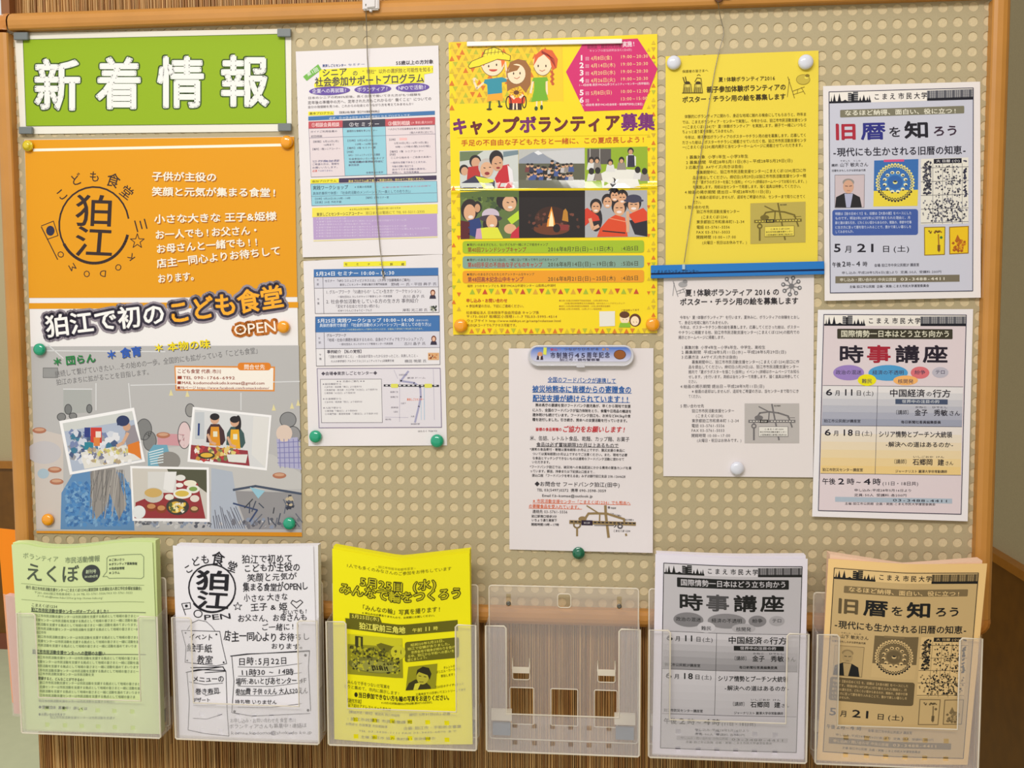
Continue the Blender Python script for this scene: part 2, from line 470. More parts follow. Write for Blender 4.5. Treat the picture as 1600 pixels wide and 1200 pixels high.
def bar(name, a, b, out, m):
    """frame bar from a to b (x, z); out: unit direction away from the panel"""
    v = []
    for (px, pz) in (a, b):
        for w_, y in PROF: v.append((px + out[0] * w_, y, pz + out[1] * w_))
    n = len(PROF); f = [(i, (i + 1) % n, n + (i + 1) % n, n + i) for i in range(n)] + [tuple(range(n)), tuple(reversed(range(n, 2 * n)))]
    import bmesh
    me = mesh(name, v, f); bm = bmesh.new(); bm.from_mesh(me); bmesh.ops.recalc_face_normals(bm, faces=bm.faces); bm.to_mesh(me); bm.free()
    return link(name, me, m, board)
bar('frame_bar', (XL + .002, ZTOP), (XR - .002, ZTOP), (0, 1), FW)
bar('frame_bar', (XL + .002, ZB), (XR - .002, ZB), (0, -1), FW)
bar('frame_bar', (XL, ZB), (XL, ZTOP - .004), (-1, 0), FW)
bar('frame_bar', (XR, ZB), (XR, ZTOP - .004), (1, 0), FW)
for sx, sz, cx, cz in ((-1, 1, XL, ZTOP), (1, 1, XR, ZTOP), (-1, -1, XL, ZB), (1, -1, XR, ZB)):
    v = []; n = len(PROF); K = 7
    for k in range(K):
        t = math.pi / 2 * k / (K - 1)
        # rounded square sweep
        for w_, y in PROF:
            r = w_ * (1 + .12 * math.sin(2 * t)); v.append((cx + sx * (r * math.sin(t)) * 1.0, y * 1.03, cz + sz * (r * math.cos(t))))
    f = [(k * n + i, k * n + (i + 1) % n, (k + 1) * n + (i + 1) % n, (k + 1) * n + i) for k in range(K - 1) for i in range(n)]
    o = link('corner_cap', mesh('corner_cap', v, f), FWC, board)

# ------------------------------------------------------------------ leaflet holders of frosted plastic
HX = [-.431, -.190, .042, .2745, .5055, .7355]
HLAB = ['frosted plastic holder of the green leaflets, at the left end of the row',
        'frosted plastic holder with the white handwritten leaflets in it',
        'frosted plastic holder with the bright yellow leaflets in it',
        'empty frosted plastic leaflet holder hanging between yellow and grey leaflets',
        'frosted plastic holder with the grey printed leaflets in it',
        'frosted plastic holder of the peach leaflets, at the right end of the row']
def zz(k): return k / 1000
def build_holder():
    H = empty('leaflet_holder', (0, 0, ZT - 1.021), HLAB[0], 'leaflet holder', 'plastic leaflet holders along the bottom rail')
    W_ = .218
    # front: u-shaped panel with two rows of six square openings
    zt, zb, zo = ZT - .837, ZT - 1.021, ZT - .965
    outer = [(0, zb + .002), (.002, zb), (W_ - .002, zb), (W_, zb + .002), (W_, zt), (W_ - .026, zt), (W_ - .029, zt - .003), (W_ - .029, zo), (.029, zo), (.029, zt - .003), (.026, zt), (0, zt)]
    holes = []
    for X in (41, 69, 95, 121, 147, 175):
        for z in (zt - .145, zt - .170): holes.append([(zz(X) - .0035, z - .0035), (zz(X) - .0035, z + .0035), (zz(X) + .0035, z + .0035), (zz(X) + .0035, z - .0035)])
    link('front_panel', plate_mesh('front_panel', outer, holes, -.0630, -.0615), FRONT, H)
    link('front_rim', tube_mesh('front_rim', [(x, -.063, z) for x, z in outer], .0013, 6, True), RIM, H)
    # back plate with slots, clip hole, hooks and three windows
    bt = ZT - .788
    q = lambda x0, x1, z0, z1, r=.002: rrect(zz(x0), bt - zz(z1), zz(x1), bt - zz(z0), r, 3)
    bh = [q(26, 33, 12, 30, .001), q(186, 193, 12, 30, .001), q(101, 120, 10, 30, .004), q(35, 60, 121, 139, .003), q(159, 184, 121, 139, .003),
          q(31, 66, 151, 206), q(91, 130, 151, 206), q(154, 187, 151, 206)]
    bo = rrect(0.001, zb + .004, W_ - .001, bt, .004)
    link('back_plate', plate_mesh('back_plate', bo, bh, -.0300, -.0285), PLATE, H)
    link('back_rim', tube_mesh('back_rim', [(x, -.0295, z) for x, z in bo], .0011, 6, True), RIM, H)
    for h_ in bh[2:]:
        link('opening_rim', tube_mesh('opening_rim', [(x, -.0302, z) for x, z in h_], .0009, 5, True), RIM, H)
    for a, b in ((35, 60), (159, 184)):
        for X in (a, b):
            link('hook_rib', tube_mesh('hook_rib', [(zz(X), -.031, bt - .107), (zz(X), -.031, bt - .123)], .0011, 6), RIM, H)
        link('hook_tongue', plate_mesh('hook_tongue', rrect(zz(a), bt - .128, zz(b), bt - .119, .001, 2), [], -.034, -.0325), RIM, H)
    for X in (29.5, 189.5):
        me = lathe_mesh('screw', [(.0035, 0), (.0035, .001), (.0022, .0018), (.001, .0012)], 14)
        o = link('screw', me, mat('screw_steel', (120, 116, 108), .3, metal=.8), H)
        o.matrix_parent_inverse = Matrix.Identity(4); o.location = Vector((zz(X), -.030, bt - .026)) - H.location
    # sides with the deeper foot that reaches back under the frame
    for X in (.0, W_ - .0015):
        sd = [(-.0615, zb), (-.030, zb + .001), (-.008, zb + .014), (-.004, zb + .045), (-.030, zb + .048), (-.030, zt + .004), (-.0615, zt)]
        me = plate_mesh('side_wall', sd, [], X, X + .0015)
        for p in me.vertices: p.co = (p.co.y, p.co.x, p.co.z)
        me.update(); link('side_wall', me, PLATE, H)
    link('bottom', mesh('bottom', [(0, -.062, zb), (W_, -.062, zb), (W_, -.029, zb + .001), (0, -.029, zb + .001), (0, -.062, zb + .0015), (W_, -.062, zb + .0015), (W_, -.029, zb + .0025), (0, -.029, zb + .0025)],
                        [(0, 1, 2, 3), (4, 7, 6, 5), (0, 4, 5, 1), (1, 5, 6, 2), (2, 6, 7, 3), (3, 7, 4, 0)]), PLATE, H)
    for X in (4, 183):
        box('corner_block', (zz(X), -.0365, zb + .034), (zz(X + 30), -.0305, zb + .050), RIM, H)
        box('foam_pad', (zz(X + 2), -.0365, zb + .012), (zz(X + 28), -.0305, zb + .030), mat('foam_grey', (120, 132, 148), .8), H)
    return H
H0 = build_holder(); bpy.context.view_layer.update()
kids = [o for o in COL.objects if o.parent == H0]
for i, hx in enumerate(HX):
    if i == 0: H = H0
    else:
        H = H0.copy(); COL.objects.link(H)
        for k in kids:
            c2 = k.copy(); COL.objects.link(c2); pi = k.matrix_parent_inverse.copy(); c2.parent = H; c2.matrix_parent_inverse = pi
    H.location = (hx, 0, ZT - 1.021); H['label'] = HLAB[i]

# ------------------------------------------------------------------ magnets
def dome(r, h): return [(r * .9, 0), (r, h * .12), (r, h * .35), (r * .93, h * .62), (r * .75, h * .84), (r * .45, h * .96), (r * .15, h), (.0004, h)]
def disc(r, h): return [(r * .92, 0), (r, h * .15), (r, h * .5), (r * .9, h * .62), (r * .72, h * .62), (r * .68, h), (r * .3, h * 1.04), (.0004, h * 1.04)]
MG = [(44, 228, 8.5, 'disc', (222, 196, 20), 'yellow ringed magnet at the top left of the orange poster', 'yellow'),
      (448, 222, 10, 'dome', (245, 160, 10), 'orange dome magnet on the top right corner of the orange poster', 'orange'),
      (443, 511, 10, 'dome', (245, 160, 10), 'orange dome magnet beside the word OPEN on the orange poster', 'orange'),
      (62, 546, 10, 'dome', (10, 160, 120), 'green dome magnet on the left edge of the orange poster', 'green'),
      (75, 812, 10, 'dome', (240, 164, 16), 'orange dome magnet at the bottom left of the orange poster', 'orange'),
      (452, 818, 10, 'dome', (10, 160, 120), 'green dome magnet at the bottom right of the orange poster', 'green'),
      (493, 682, 10, 'dome', (10, 160, 120), 'green dome magnet at the bottom left of the white seminar sheet', 'green'),
      (683, 689, 10.5, 'dome', (10, 160, 120), 'green dome magnet at the bottom right of the white seminar sheet', 'green'),
      (720, 509, 10.5, 'dome', (245, 170, 10), 'orange dome magnet at the bottom left of the yellow camp poster', 'orange'),
      (1020, 507, 10.5, 'dome', (245, 170, 10), 'orange dome magnet at the bottom right of the yellow camp poster', 'orange'),
      (1053, 98, 10.5, 'dome', (222, 224, 236), 'white dome magnet at the top left of the plain yellow sheet', 'white'),
      (1259, 97, 11, 'dome', (222, 224, 236), 'white dome magnet at the top right of the plain yellow sheet', 'white'),
      (1152, 732, 10.5, 'dome', (226, 226, 240), 'white dome magnet at the foot of the white sheet under the blue bar', 'white'),
      (904, 864, 9.5, 'disc', (8, 104, 74), 'dark green ringed magnet under the food bank sheet', 'green')]
for x, y, rp_, k, col, lab, cn in MG:
    p = at(x, y, -.005); r = rp_ * .00094
    me = lathe_mesh('magnet', (dome if k == 'dome' else disc)(r, .0075))
    o = link('button_magnet', me, mat('magnet_' + cn + k, col, .12, .6, coat=.6)); o.location = (p[0], -.0032, p[2])
    tag(o, lab, 'magnet', 'round button magnets')
def pxbox(name, x0, y0, x1, y1, Y0, Y1, m, bev=.0006, dy=0, label=None, cat=None, group=None, parent=None):
    """bar whose front face has its corners at these pixels; dy: how far the right end lies lower in the picture"""
    a = at(x0, y0, Y0); b = at(x1, y0 + dy, Y0); c_ = at(x1, y1 + dy, Y0); d = at(x0, y1, Y0)
    import bmesh
    bm = bmesh.new(); vs = [bm.verts.new(q) for q in (a, b, c_, d)] + [bm.verts.new((q[0], Y1, q[2])) for q in (a, b, c_, d)]
    for q in ((0, 3, 2, 1), (4, 5, 6, 7), (0, 1, 5, 4), (1, 2, 6, 5), (2, 3, 7, 6), (3, 0, 4, 7)): bm.faces.new([vs[i] for i in q])
    bmesh.ops.recalc_face_normals(bm, faces=bm.faces)
    if bev: bmesh.ops.bevel(bm, geom=bm.edges[:], offset=bev, segments=2, affect='EDGES')
    me = bpy.data.meshes.new(name); bm.to_mesh(me); bm.free()
    return tag(link(name, me, m, parent), label, cat, group)
GM = mat('grey_magnet', (116, 122, 122), .35, .4, coat=.2)
for (x0, y0, x1, y1), lab in (((21, 50, 43, 62), 'grey square magnet on the top left corner of the green sign'), ((433, 44.5, 454, 57), 'grey square magnet on the top right corner of the green sign'),
                              ((29, 198, 50, 209), 'grey square magnet on the bottom left corner of the green sign'), ((434, 192.5, 454.5, 204.5), 'grey square magnet on the bottom right corner of the green sign')):
    pxbox('square_magnet', x0, y0, x1, y1, -.008, -.0034, GM, label=lab, cat='magnet', group='grey magnets on the green sign')

# ------------------------------------------------------------------ blue magnetic bar, white strip, wires
blue = empty('magnetic_bar', tuple(at(1150, 431, -.003)), 'long bright blue magnetic bar across the foot of the yellow sheet', 'magnetic bar')
BL = mat('blue_plastic', (0, 118, 200), .3, .5, coat=.3)
pxbox('bar_body', 1017, 414.6, 1288, 427, -.0085, -.0034, BL, .0006, -6.5, parent=blue)
pxbox('groove', 1017, 426.6, 1288, 430, -.0062, -.0034, mat('blue_groove', (6, 40, 96), .5), 0, -6.5, parent=blue)
pxbox('bar_lip', 1017, 429.6, 1288, 435, -.0080, -.0034, BL, .0004, -6.5, parent=blue)
pxbox('magnetic_strip', 729.5, 65, 972, 72, -.0060, -.0026, mat('white_strip', (240, 236, 236), .35, .4), .0004, -4.5, 'slim white magnetic strip along the top of the yellow camp poster', 'magnetic strip')
WIRE = mat('wire_steel', (150, 142, 128), .35, .6, metal=.5)
def wire(name, px, Y, label, r=.0007):
    ys = Y if isinstance(Y, list) else [Y] * len(px)
    pts = [tuple(at(x, y, yy)) for (x, y), yy in zip(px, ys)]
    o = link(name, tube_mesh(name, pts, r, 6), WIRE); return tag(o, label, 'wire', 'hanging wires')
w1 = wire('hanging_wire', [(571.5, 6), (573, 50), (574, 90), (578, 154), (582, 232), (586, 285), (590, 345), (594, 390), (598, 424)], [-.024, -.012, -.006, -.005, -.005, -.005, -.005, -.005, -.005], 'thin grey wire hanging from the white clip over the white seminar sheets')
me = tube_mesh('wire_tip', [tuple(at(598, 423, -.005)), tuple(at(599.5, 435, -.005))], .0014, 8); link('wire_tip', me, WIRE, w1)
w2 = wire('hanging_wire', [(1121.5, 2), (1125, 24), (1130, 44), (1131, 54), (1124, 78), (1117, 110), (1110, 150), (1101, 205), (1092, 260), (1084, 310), (1076, 362), (1069, 410)], [-.024, -.010] + [-.006] * 9 + [-.010], 'thin kinked wire hanging over the plain yellow sheet to the blue bar', .0006)
pxbox('wire_clip', 1066, 413, 1070.5, 421, -.0115, -.0086, mat('clip_pale', (170, 196, 214), .3), .0004, label='tiny pale clip holding the wire end on the blue bar', cat='clip')
# plastic hanger on the top rail
hg = empty('rail_clip', tuple(at(579, 10, -.018)), 'white plastic clip on the top rail holding a wire', 'clip')
WP = mat('white_plastic', (214, 208, 206), .3, .4)
pxbox('clip_body', 566, -22, 592, 15.5, -.0235, -.0168, WP, .0015, -1, parent=hg)
pxbox('clip_ridge', 573, -22, 586, 12, -.0255, -.0230, WP, .0008, -1, parent=hg)
pxbox('clip_foot', 577, 12, 581, 18, -.0225, -.0175, WP, .0005, 0, parent=hg)
hk = empty('rail_hook', tuple(at(1125, -2, -.018)), 'small dark brown hook on the top rail holding the kinked wire', 'hook')
DK = mat('hook_brown', (96, 56, 30), .4)
o = link('hook_ring', tube_mesh('hook_ring', [tuple(at(1123 + 6 * math.cos(t / 8 * math.pi), -5 - 8 * math.sin(-t / 8 * math.pi), -.019)) for t in range(0, 9)], .0014, 8), DK, hk)
pxbox('hook_base', 1116, -18, 1142, -4, -.022, -.0166, DK, .001, 0, parent=hk)

# ------------------------------------------------------------------ sheets on the board
BK = (34, 30, 42)
# --- green sign
k = Ink(); k.part('green_field').F(0, 0, 1); k.L = 1
k.quad((36, 62), (445, 53), (447.5, 193), (41, 197), (146, 178, 20), raw=True)
k.part('edge_line'); k.frame((36, 62), (445, 53), (447.5, 193), (41, 197), .9, (84, 108, 40), 2)
k.part('heading_text').F(0, 0, 3.333)
for ch, x0, x1, y in (('新', 175, 422, 440), ('着', 498, 742, 432), ('情', 818, 1066, 426), ('報', 1146, 1402, 420)):
    k.text(ch, x0, x1, y, 262, (240, 240, 236), b=.04, L=4, out=[(7, (70, 96, 40))])
Sheet('wall_sign', 'bright green sign with four large white characters, top left of the board', 'sign', [(22.5, 52), (455, 45), (455.5, 205), (32, 209.5)], -.0012, (236, 232, 220), k, th=.0012,
      warp=lambda u, v: (0 * u, 0 * u, .0006 * np.sin(math.pi * u)))

# --- orange children's canteen poster
k = Ink(); k.F(0, 200, 3.333); OR = (230, 156, 0)
k.part('colour_field'); k.L = 1
k.quad((128, 62), (1532, 45), (1548, 880), (150, 885), OR, 1)
k.quad((150, 912), (1552, 906), (1553, 936), (150, 942), OR, 1)
k.line([(175, 115), (1480, 88)], 14, (250, 244, 226), 2)
k.F(0, 500, 3.333)
k.quad((160, 138), (1556, 132), (1572, 1108), (190, 1100), (186, 184, 184), 1)
k.quad((190, 1098), (1572, 1106), (1573, 1128), (190, 1110), (226, 150, 34), 2)
k.part('round_emblem').F(0, 200, 3.333)
DKB = (52, 34, 30)
k.ring(490, 505, 182, 198, 9, DKB, 2, 20, 350); k.ring(490, 508, 180, 196, 15, DKB, 2.2, 15, 150)
k.text('狛', 385, 600, 425, 165, DKB, b=.02, L=3, jit=.6); k.text('江', 385, 595, 595, 150, DKB, b=.02, L=3, jit=.6)
for ch, x, y, r, s_ in (('こ', 320, 345, -40, 60), ('ど', 395, 268, -20, 62), ('も', 492, 252, 0, 58), ('食', 590, 272, 18, 74), ('堂', 660, 335, 38, 66), ('三', 735, 505, 75, 70)):
    c_, n_ = math.cos(math.radians(r)), math.sin(math.radians(r))
    k.text(ch, x - s_ / 2 * c_, x + s_ / 2 * c_, y - s_ / 2 * n_, s_, DKB, y + s_ / 2 * n_, b=.01, L=3)
for ch, x, y, r in (('K', 680, 672, -125), ('O', 615, 728, -155), ('D', 535, 760, -175), ('O', 452, 762, 172), ('M', 378, 726, 150), ('O', 318, 660, 125)):
    c_, n_ = math.cos(math.radians(r)), math.sin(math.radians(r))
    k.text(ch, x - 18 * c_, x + 18 * c_, y - 18 * n_, 46, DKB, y + 18 * n_, b=0, L=3)
st = [(715 + (38 if i % 2 == 0 else 15) * math.sin(math.radians(36 * i)), 590 - (40 if i % 2 == 0 else 16) * math.cos(math.radians(36 * i))) for i in range(11)]
k.line(st, 4, DKB, 3)
k.line([(215, 515), (300, 685)], 5, DKB, 3); k.line([(215, 510), (278, 485), (302, 560), (245, 580)], 4, DKB, 3); k.ell(262, 535, 22, 26, (40, 40, 70), 3)
k.part('message_text')
WS = (250, 242, 226)
def w_(t, x0, x1, y0, y1, h=46):
    k.text(t, x0 + 5, x1 + 5, y0 + 6, h, (170, 96, 10), y1 + 6, b=.03, L=2); k.text(t, x0, x1, y0, h, WS, y1, b=.04, L=3)
w_('子供が主役の', 790, 1130, 250, 256); w_('笑顔と元気が集まる食堂!', 790, 1448, 330, 336)
w_('小さな大きな 王子&姫様', 802, 1440, 474, 458); w_('お一人でも!お父さん・', 806, 1355, 556, 530); w_('お母さんと一緒でも!!', 812, 1352, 630, 590)
w_('店主一同心よりお待ちして', 815, 1462, 706, 636); w_('おります。', 820, 1035, 785, 768)
k.part('title_text')
o1 = [(13, (50, 42, 60)), (24, (150, 140, 150))]
k.text('狛江で初の', 236, 862, 1035, 112, (250, 248, 246), 962, b=.04, L=5, out=o1)
k.text('こども食堂', 872, 1476, 965, 118, (252, 176, 40), 872, b=.045, L=5, out=o1)
k.text('OPEN', 1215, 1438, 1050, 72, (252, 240, 226), 1028, b=.01, L=5, out=[(15, (196, 112, 30))])
k.part('sub_headings').F(0, 500, 3.333)
def s3(t, x0, x1, y0, y1, c_, h=46):
    k.text(t, x0 + 4, x1 + 4, y0 + 5, h, (90, 90, 90), y1 + 5, b=.02, L=3); k.text(t, x0, x1, y0, h, c_, y1, b=.045, L=4)
s3('＊ 団らん', 272, 498, 218, 196, (24, 132, 62)); s3('＊ 食育', 552, 738, 182, 160, (44, 94, 190), 52); s3('＊ 本物の味', 798, 1095, 146, 122, (246, 222, 10), 46)
k.part('small_text')
k.text('継続して繋げていきたい…その始めの一歩。全国的にも拡がっている「こども食堂」', 285, 1358, 282, 34, (110, 108, 110), 155)
k.text('狛江のまちに拡がることを目指します。', 292, 792, 325, 32, (110, 108, 110), 268)
k.part('contact_box')
k.quad((908, 238), (1432, 242), (1430, 372), (914, 368), (226, 140, 50), 2); k.quad((914, 246), (1424, 250), (1422, 364), (920, 360), (246, 238, 228), 3)
k.rr(1238, 222, 1410, 262, 16, (226, 130, 30), 4); k.text('問合せ先', 1270, 1380, 244, 26, (252, 240, 226), b=.02, L=5)
k.text('こども食堂 代表:市川', 922, 1152, 266, 22, (150, 60, 40), 268, b=.02, L=5)
k.text('■TEL 090-1766-6992', 922, 1224, 299, 20, (150, 60, 40), 301, b=.02, L=5)
k.text('■MAIL kodomoshokudo.komae@gmail.com', 922, 1378, 326, 19, (150, 60, 40), 328, b=.02, L=5)
k.text('■FBページ https://www.facebook.com/komae.kodomo/', 922, 1402, 352, 17, (150, 60, 40), 354, b=.01, L=5)
k.part('backdrop_picture'); k.L = 1.5
GR = (206, 205, 206)
for (a, b) in (((330, 360), (480, 360)), ((500, 330), (500, 470)), ((670, 330), (690, 560)), ((680, 340), (1560, 320)), ((1255, 380), (1255, 470)), ((250, 130), (330, 200)), ((240, 160), (860, 165))):
    k.line([a, b], 6, (216, 216, 218), 2)
k.quad((330, 362), (476, 360), (480, 480), (330, 490), (172, 174, 172), 1.6)
k.line([(225, 250), (300, 250), (300, 300), (225, 300), (225, 250)], 4, (120, 120, 120), 2); k.rect(228, 252, 298, 298, (150, 150, 150), 1.8)
for x, y, rx, ry, c_ in ((355, 465, 18, 26, (120, 122, 122)), (465, 462, 14, 22, (120, 122, 122)), (320, 505, 22, 20, (130, 130, 130)), (380, 500, 20, 16, (130, 130, 130)), (990, 470, 24, 34, (150, 148, 146)),
                        (750, 570, 40, 55, (128, 128, 128)), (780, 630, 34, 50, (130, 130, 130)), (1500, 520, 42, 40, (140, 140, 142)), (1525, 600, 40, 46, (150, 148, 150)), (960, 600, 34, 70, (222, 196, 198))):
    k.ell(x, y, rx, ry, c_, 2); k.ring(x, y, rx, ry, 4, (90, 90, 92), 2.2)
k.poly([(170, 560), (330, 600), (330, 1090), (192, 1090)], (206, 196, 190), 1.7); k.ell(230, 690, 90, 60, (196, 192, 196), 1.9)
k.poly([(760, 680), (1000, 650), (1420, 700), (1570, 800), (1570, 880), (780, 900)], (196, 194, 192), 1.7)
k.rect(820, 590, 960, 650, (206, 150, 158), 2, dy=6)
k.poly([(320, 900), (380, 800), (520, 760), (640, 800), (690, 900), (700, 1095), (315, 1090)], (96, 140, 186), 2.4)
k.patches(330, 830, 690, 1085, 420, 15, [(70, 126, 186), (120, 164, 204), (84, 140, 196), (60, 110, 168)], 2.6)
k.poly([(480, 770), (600, 770), (660, 960), (620, 1040), (570, 900), (545, 990), (500, 1040), (470, 900)], (150, 144, 140), 3.4)
for i in range(26):
    x = 470 + i * 7; k.line([(x, 780), (x - 20 + k.rnd.uniform(-30, 50), 960 + k.rnd.uniform(-50, 90))], 4, k.rnd.choice([(120, 116, 114), (178, 172, 166), (140, 134, 132)]), 3.8)
k.poly([(1100, 770), (1210, 790), (1240, 980), (1280, 1090), (1100, 1090)], (176, 184, 198), 2.2)
for i in range(14): k.line([(1110 + i * 9, 960 + k.rnd.uniform(0, 60)), (1120 + i * 12, 1085)], 4, k.rnd.choice([(110, 112, 124), (90, 92, 104)]), 3.2)
k.poly([(1215, 890), (1570, 900), (1570, 1090), (1290, 1090)], (148, 146, 148), 2.1)
k.line([(1215, 885), (1330, 865), (1568, 905)], 12, (70, 80, 100), 2.8); k.line([(1215, 955), (1340, 990), (1300, 1050)], 9, (60, 74, 110), 2.8)
for i in range(16):
    x = 1300 + i * 16; y = 930 + k.rnd.uniform(0, 120); k.line([(x, y), (x + k.rnd.uniform(-50, 50), y + k.rnd.uniform(20, 60))], 6, k.rnd.choice([(70, 76, 92), (60, 62, 70), (100, 104, 116)]), 2.9)
k.poly([(1300, 870), (1380, 890), (1345, 930)], (150, 196, 214), 3)
k.patches(1480, 900, 1545, 1000, 30, 16, [(50, 54, 70), (90, 96, 110), (196, 180, 150)], 3)
k.poly([(770, 690), (800, 650), (870, 650), (900, 760), (770, 760)], (110, 166, 190), 2.3)
for i in range(6): k.line([(775 + i * 2, 690 + i * 12), (850, 670 + i * 14)], 5, (220, 232, 236), 2.9)
k.ell(880, 735, 60, 50, (140, 136, 132), 2.7)
for x, y in ((205, 575), (285, 780), (295, 842), (850, 600), (1455, 810)): k.ell(x, y, 36, 16, (178, 116, 88), 2.9); k.ell(x, y - 4, 26, 8, (206, 160, 130), 3.1)
k.ell(225, 800, 30, 26, (170, 190, 204), 3)
k.poly([(1440, 620), (1550, 610), (1570, 780), (1450, 760)], (176, 174, 206), 2.9)
for i in range(5): k.line([(1445, 640 + i * 26), (1565, 632 + i * 28)], 4, (130, 128, 180), 3.5); k.line([(1455 + i * 24, 620), (1460 + i * 24, 770)], 4, (130, 128, 180), 3.5)
k.ell(1480, 590, 42, 44, (222, 200, 186), 3.1)
k.patches(690, 1020, 1570, 1095, 140, 16, [(120, 120, 128), (176, 178, 184), (90, 92, 102), (204, 202, 202), (140, 150, 170)], 1.9)
for x, y in ((890, 372), (975, 378), (1520, 440), (1425, 450), (1552, 425)): k.poly([(x - 10, y + 22), (x, y - 12), (x + 12, y + 22)], (226, 214, 160), 2.2)
k.part('kitchen_photo'); k.L = 5
k.quad((308, 526), (698, 456), (756, 738), (364, 806), (246, 244, 246), 4.2)
k.quad((326, 538), (688, 474), (740, 728), (376, 790), (176, 186, 206), 5)
k.quad((326, 538), (688, 474), (696, 520), (334, 580), (206, 208, 206), 5.4)
k.patches(345, 560, 640, 760, 120, 26, [(120, 134, 176), (210, 214, 226), (70, 90, 130), (226, 226, 232), (60, 120, 150), (150, 150, 156)], 5.5)
k.rect(472, 560, 530, 640, (206, 60, 46), 6.2); k.rect(498, 580, 526, 612, (236, 220, 206), 6.8); k.rect(440, 560, 470, 610, (46, 60, 130), 6.2); k.rect(488, 610, 520, 656, (220, 130, 60), 6.4)
k.rect(440, 636, 486, 676, (40, 130, 150), 6.2); k.poly([(420, 690), (720, 640), (738, 726), (440, 776)], (226, 222, 216), 6.1)
k.patches(430, 650, 700, 760, 60, 18, [(200, 196, 190), (236, 234, 236), (180, 160, 130), (210, 200, 120), (120, 124, 150)], 6.3)
k.ell(640, 525, 34, 28, (44, 56, 96), 7.2); k.rect(610, 535, 640, 548, (44, 56, 96), 7.3); k.ell(660, 556, 20, 22, (206, 160, 130), 7.1)
k.poly([(655, 560), (700, 545), (728, 640), (660, 660), (650, 610)], (150, 142, 150), 7); k.poly([(665, 650), (724, 630), (736, 726), (700, 700), (668, 690)], (222, 124, 36), 7.1)
k.line([(665, 590), (640, 640), (610, 656)], 16, (214, 170, 140), 7.4)
k.part('cooking_photo')
k.quad((1004, 452), (1414, 496), (1390, 784), (976, 738), (246, 244, 246), 4.2)
k.quad((1014, 466), (1402, 506), (1380, 770), (990, 728), (216, 216, 218), 5)
k.poly([(1320, 500), (1400, 508), (1382, 770), (1310, 700)], (224, 222, 220), 5.3)
k.rect(1016, 480, 1064, 620, (196, 200, 206), 5.5); k.line([(1036, 540), (1034, 600)], 10, (40, 60, 120), 6)
k.poly([(995, 650), (1290, 680), (1300, 760), (990, 724)], (150, 52, 62), 5.8)
k.patches(1000, 640, 1300, 745, 50, 18, [(236, 230, 226), (200, 150, 60), (190, 60, 60), (120, 130, 80), (226, 200, 120)], 6.2, dy=10)
k.ell(1076, 706, 44, 18, (60, 60, 40), 6.9); k.ell(1076, 704, 32, 12, (226, 180, 60), 7)
for hx, hy, sc, ac, hair in ((1118, 516, (70, 42, 46), (222, 146, 30), 0), (1222, 530, (60, 88, 88), (232, 170, 30), 1)):
    k.ell(hx, hy, 23, 26, (214, 166, 136), 7.3); k.ell(hx, hy - 12, 25, 18, (36, 30, 34), 7.4)
    if hair: k.ell(hx + 18, hy + 10, 16, 44, (36, 30, 34), 7.2)
    k.poly([(hx - 40, hy + 60), (hx - 20, hy + 26), (hx + 24, hy + 26), (hx + 48, hy + 60), (hx + 56, hy + 110), (hx + 40, hy + 136), (hx - 44, hy + 120)], sc, 7)
    k.poly([(hx - 20, hy + 40), (hx + 22, hy + 40), (hx + 30, hy + 140), (hx - 28, hy + 136)], ac, 7.6); k.rect(hx - 8, hy + 64, hx + 14, hy + 92, (230, 226, 200), 8)
    k.line([(hx - 36, hy + 80), (hx - 20, hy + 120), (hx + 4, hy + 130)], 13, (214, 166, 136), 8.1)
k.poly([(1180, 700), (1290, 700), (1280, 745), (1190, 738)], (226, 224, 220), 8)
k.part('dishes_photo')
k.quad((678, 760), (1088, 768), (1092, 1052), (690, 1046), (246, 244, 246), 4.2)
k.quad((688, 772), (1076, 780), (1078, 1036), (700, 1032), (206, 200, 192), 5)
k.poly([(870, 776), (1076, 780), (1077, 900), (1010, 850), (950, 830), (880, 800)], (84, 84, 64), 5.3)
k.poly([(930, 820), (1030, 850), (1070, 1034), (700, 1032), (706, 950), (880, 880)], (150, 48, 52), 5.6)
k.rect(770, 790, 918, 900, (216, 214, 212), 5.8); k.poly([(860, 790), (920, 790), (900, 900), (850, 880)], (232, 230, 230), 6)
k.ell(800, 912, 52, 40, (200, 196, 188), 6.4); k.ell(798, 900, 46, 24, (206, 170, 100), 6.8); k.ell(788, 975, 30, 22, (140, 60, 30), 6.9); k.ell(840, 984, 28, 22, (140, 60, 30), 6.9)
k.ell(788, 970, 22, 13, (200, 140, 90), 7.2); k.ell(840, 979, 20, 13, (200, 140, 90), 7.2)
k.ell(925, 972, 60, 44, (60, 56, 50), 7); k.ell(915, 975, 36, 30, (216, 170, 60), 7.3); k.patches(875, 940, 975, 1010, 26, 14, [(226, 190, 70), (240, 226, 160), (90, 100, 50), (230, 224, 210)], 7.6)
k.ell(950, 905, 48, 26, (236, 234, 226), 6.6); k.ell(948, 904, 36, 16, (216, 186, 80), 7); k.ell(990, 850, 34, 16, (236, 230, 210), 6.6); k.ell(1006, 880, 34, 22, (232, 230, 220), 6.5); k.ell(1006, 880, 22, 12, (130, 160, 80), 7)
k.ell(940, 822, 26, 16, (228, 226, 222), 6.5); k.ell(935, 860, 20, 12, (236, 234, 230), 6.5); k.ell(882, 922, 24, 16, (230, 226, 214), 6.9); k.ell(1014, 930, 24, 18, (228, 216, 206), 6.9); k.ell(1012, 986, 24, 18, (110, 66, 40), 6.9); k.ell(1012, 982, 18, 11, (206, 170, 120), 7.2)
k.ell(724, 1000, 34, 34, (228, 230, 232), 6.9)
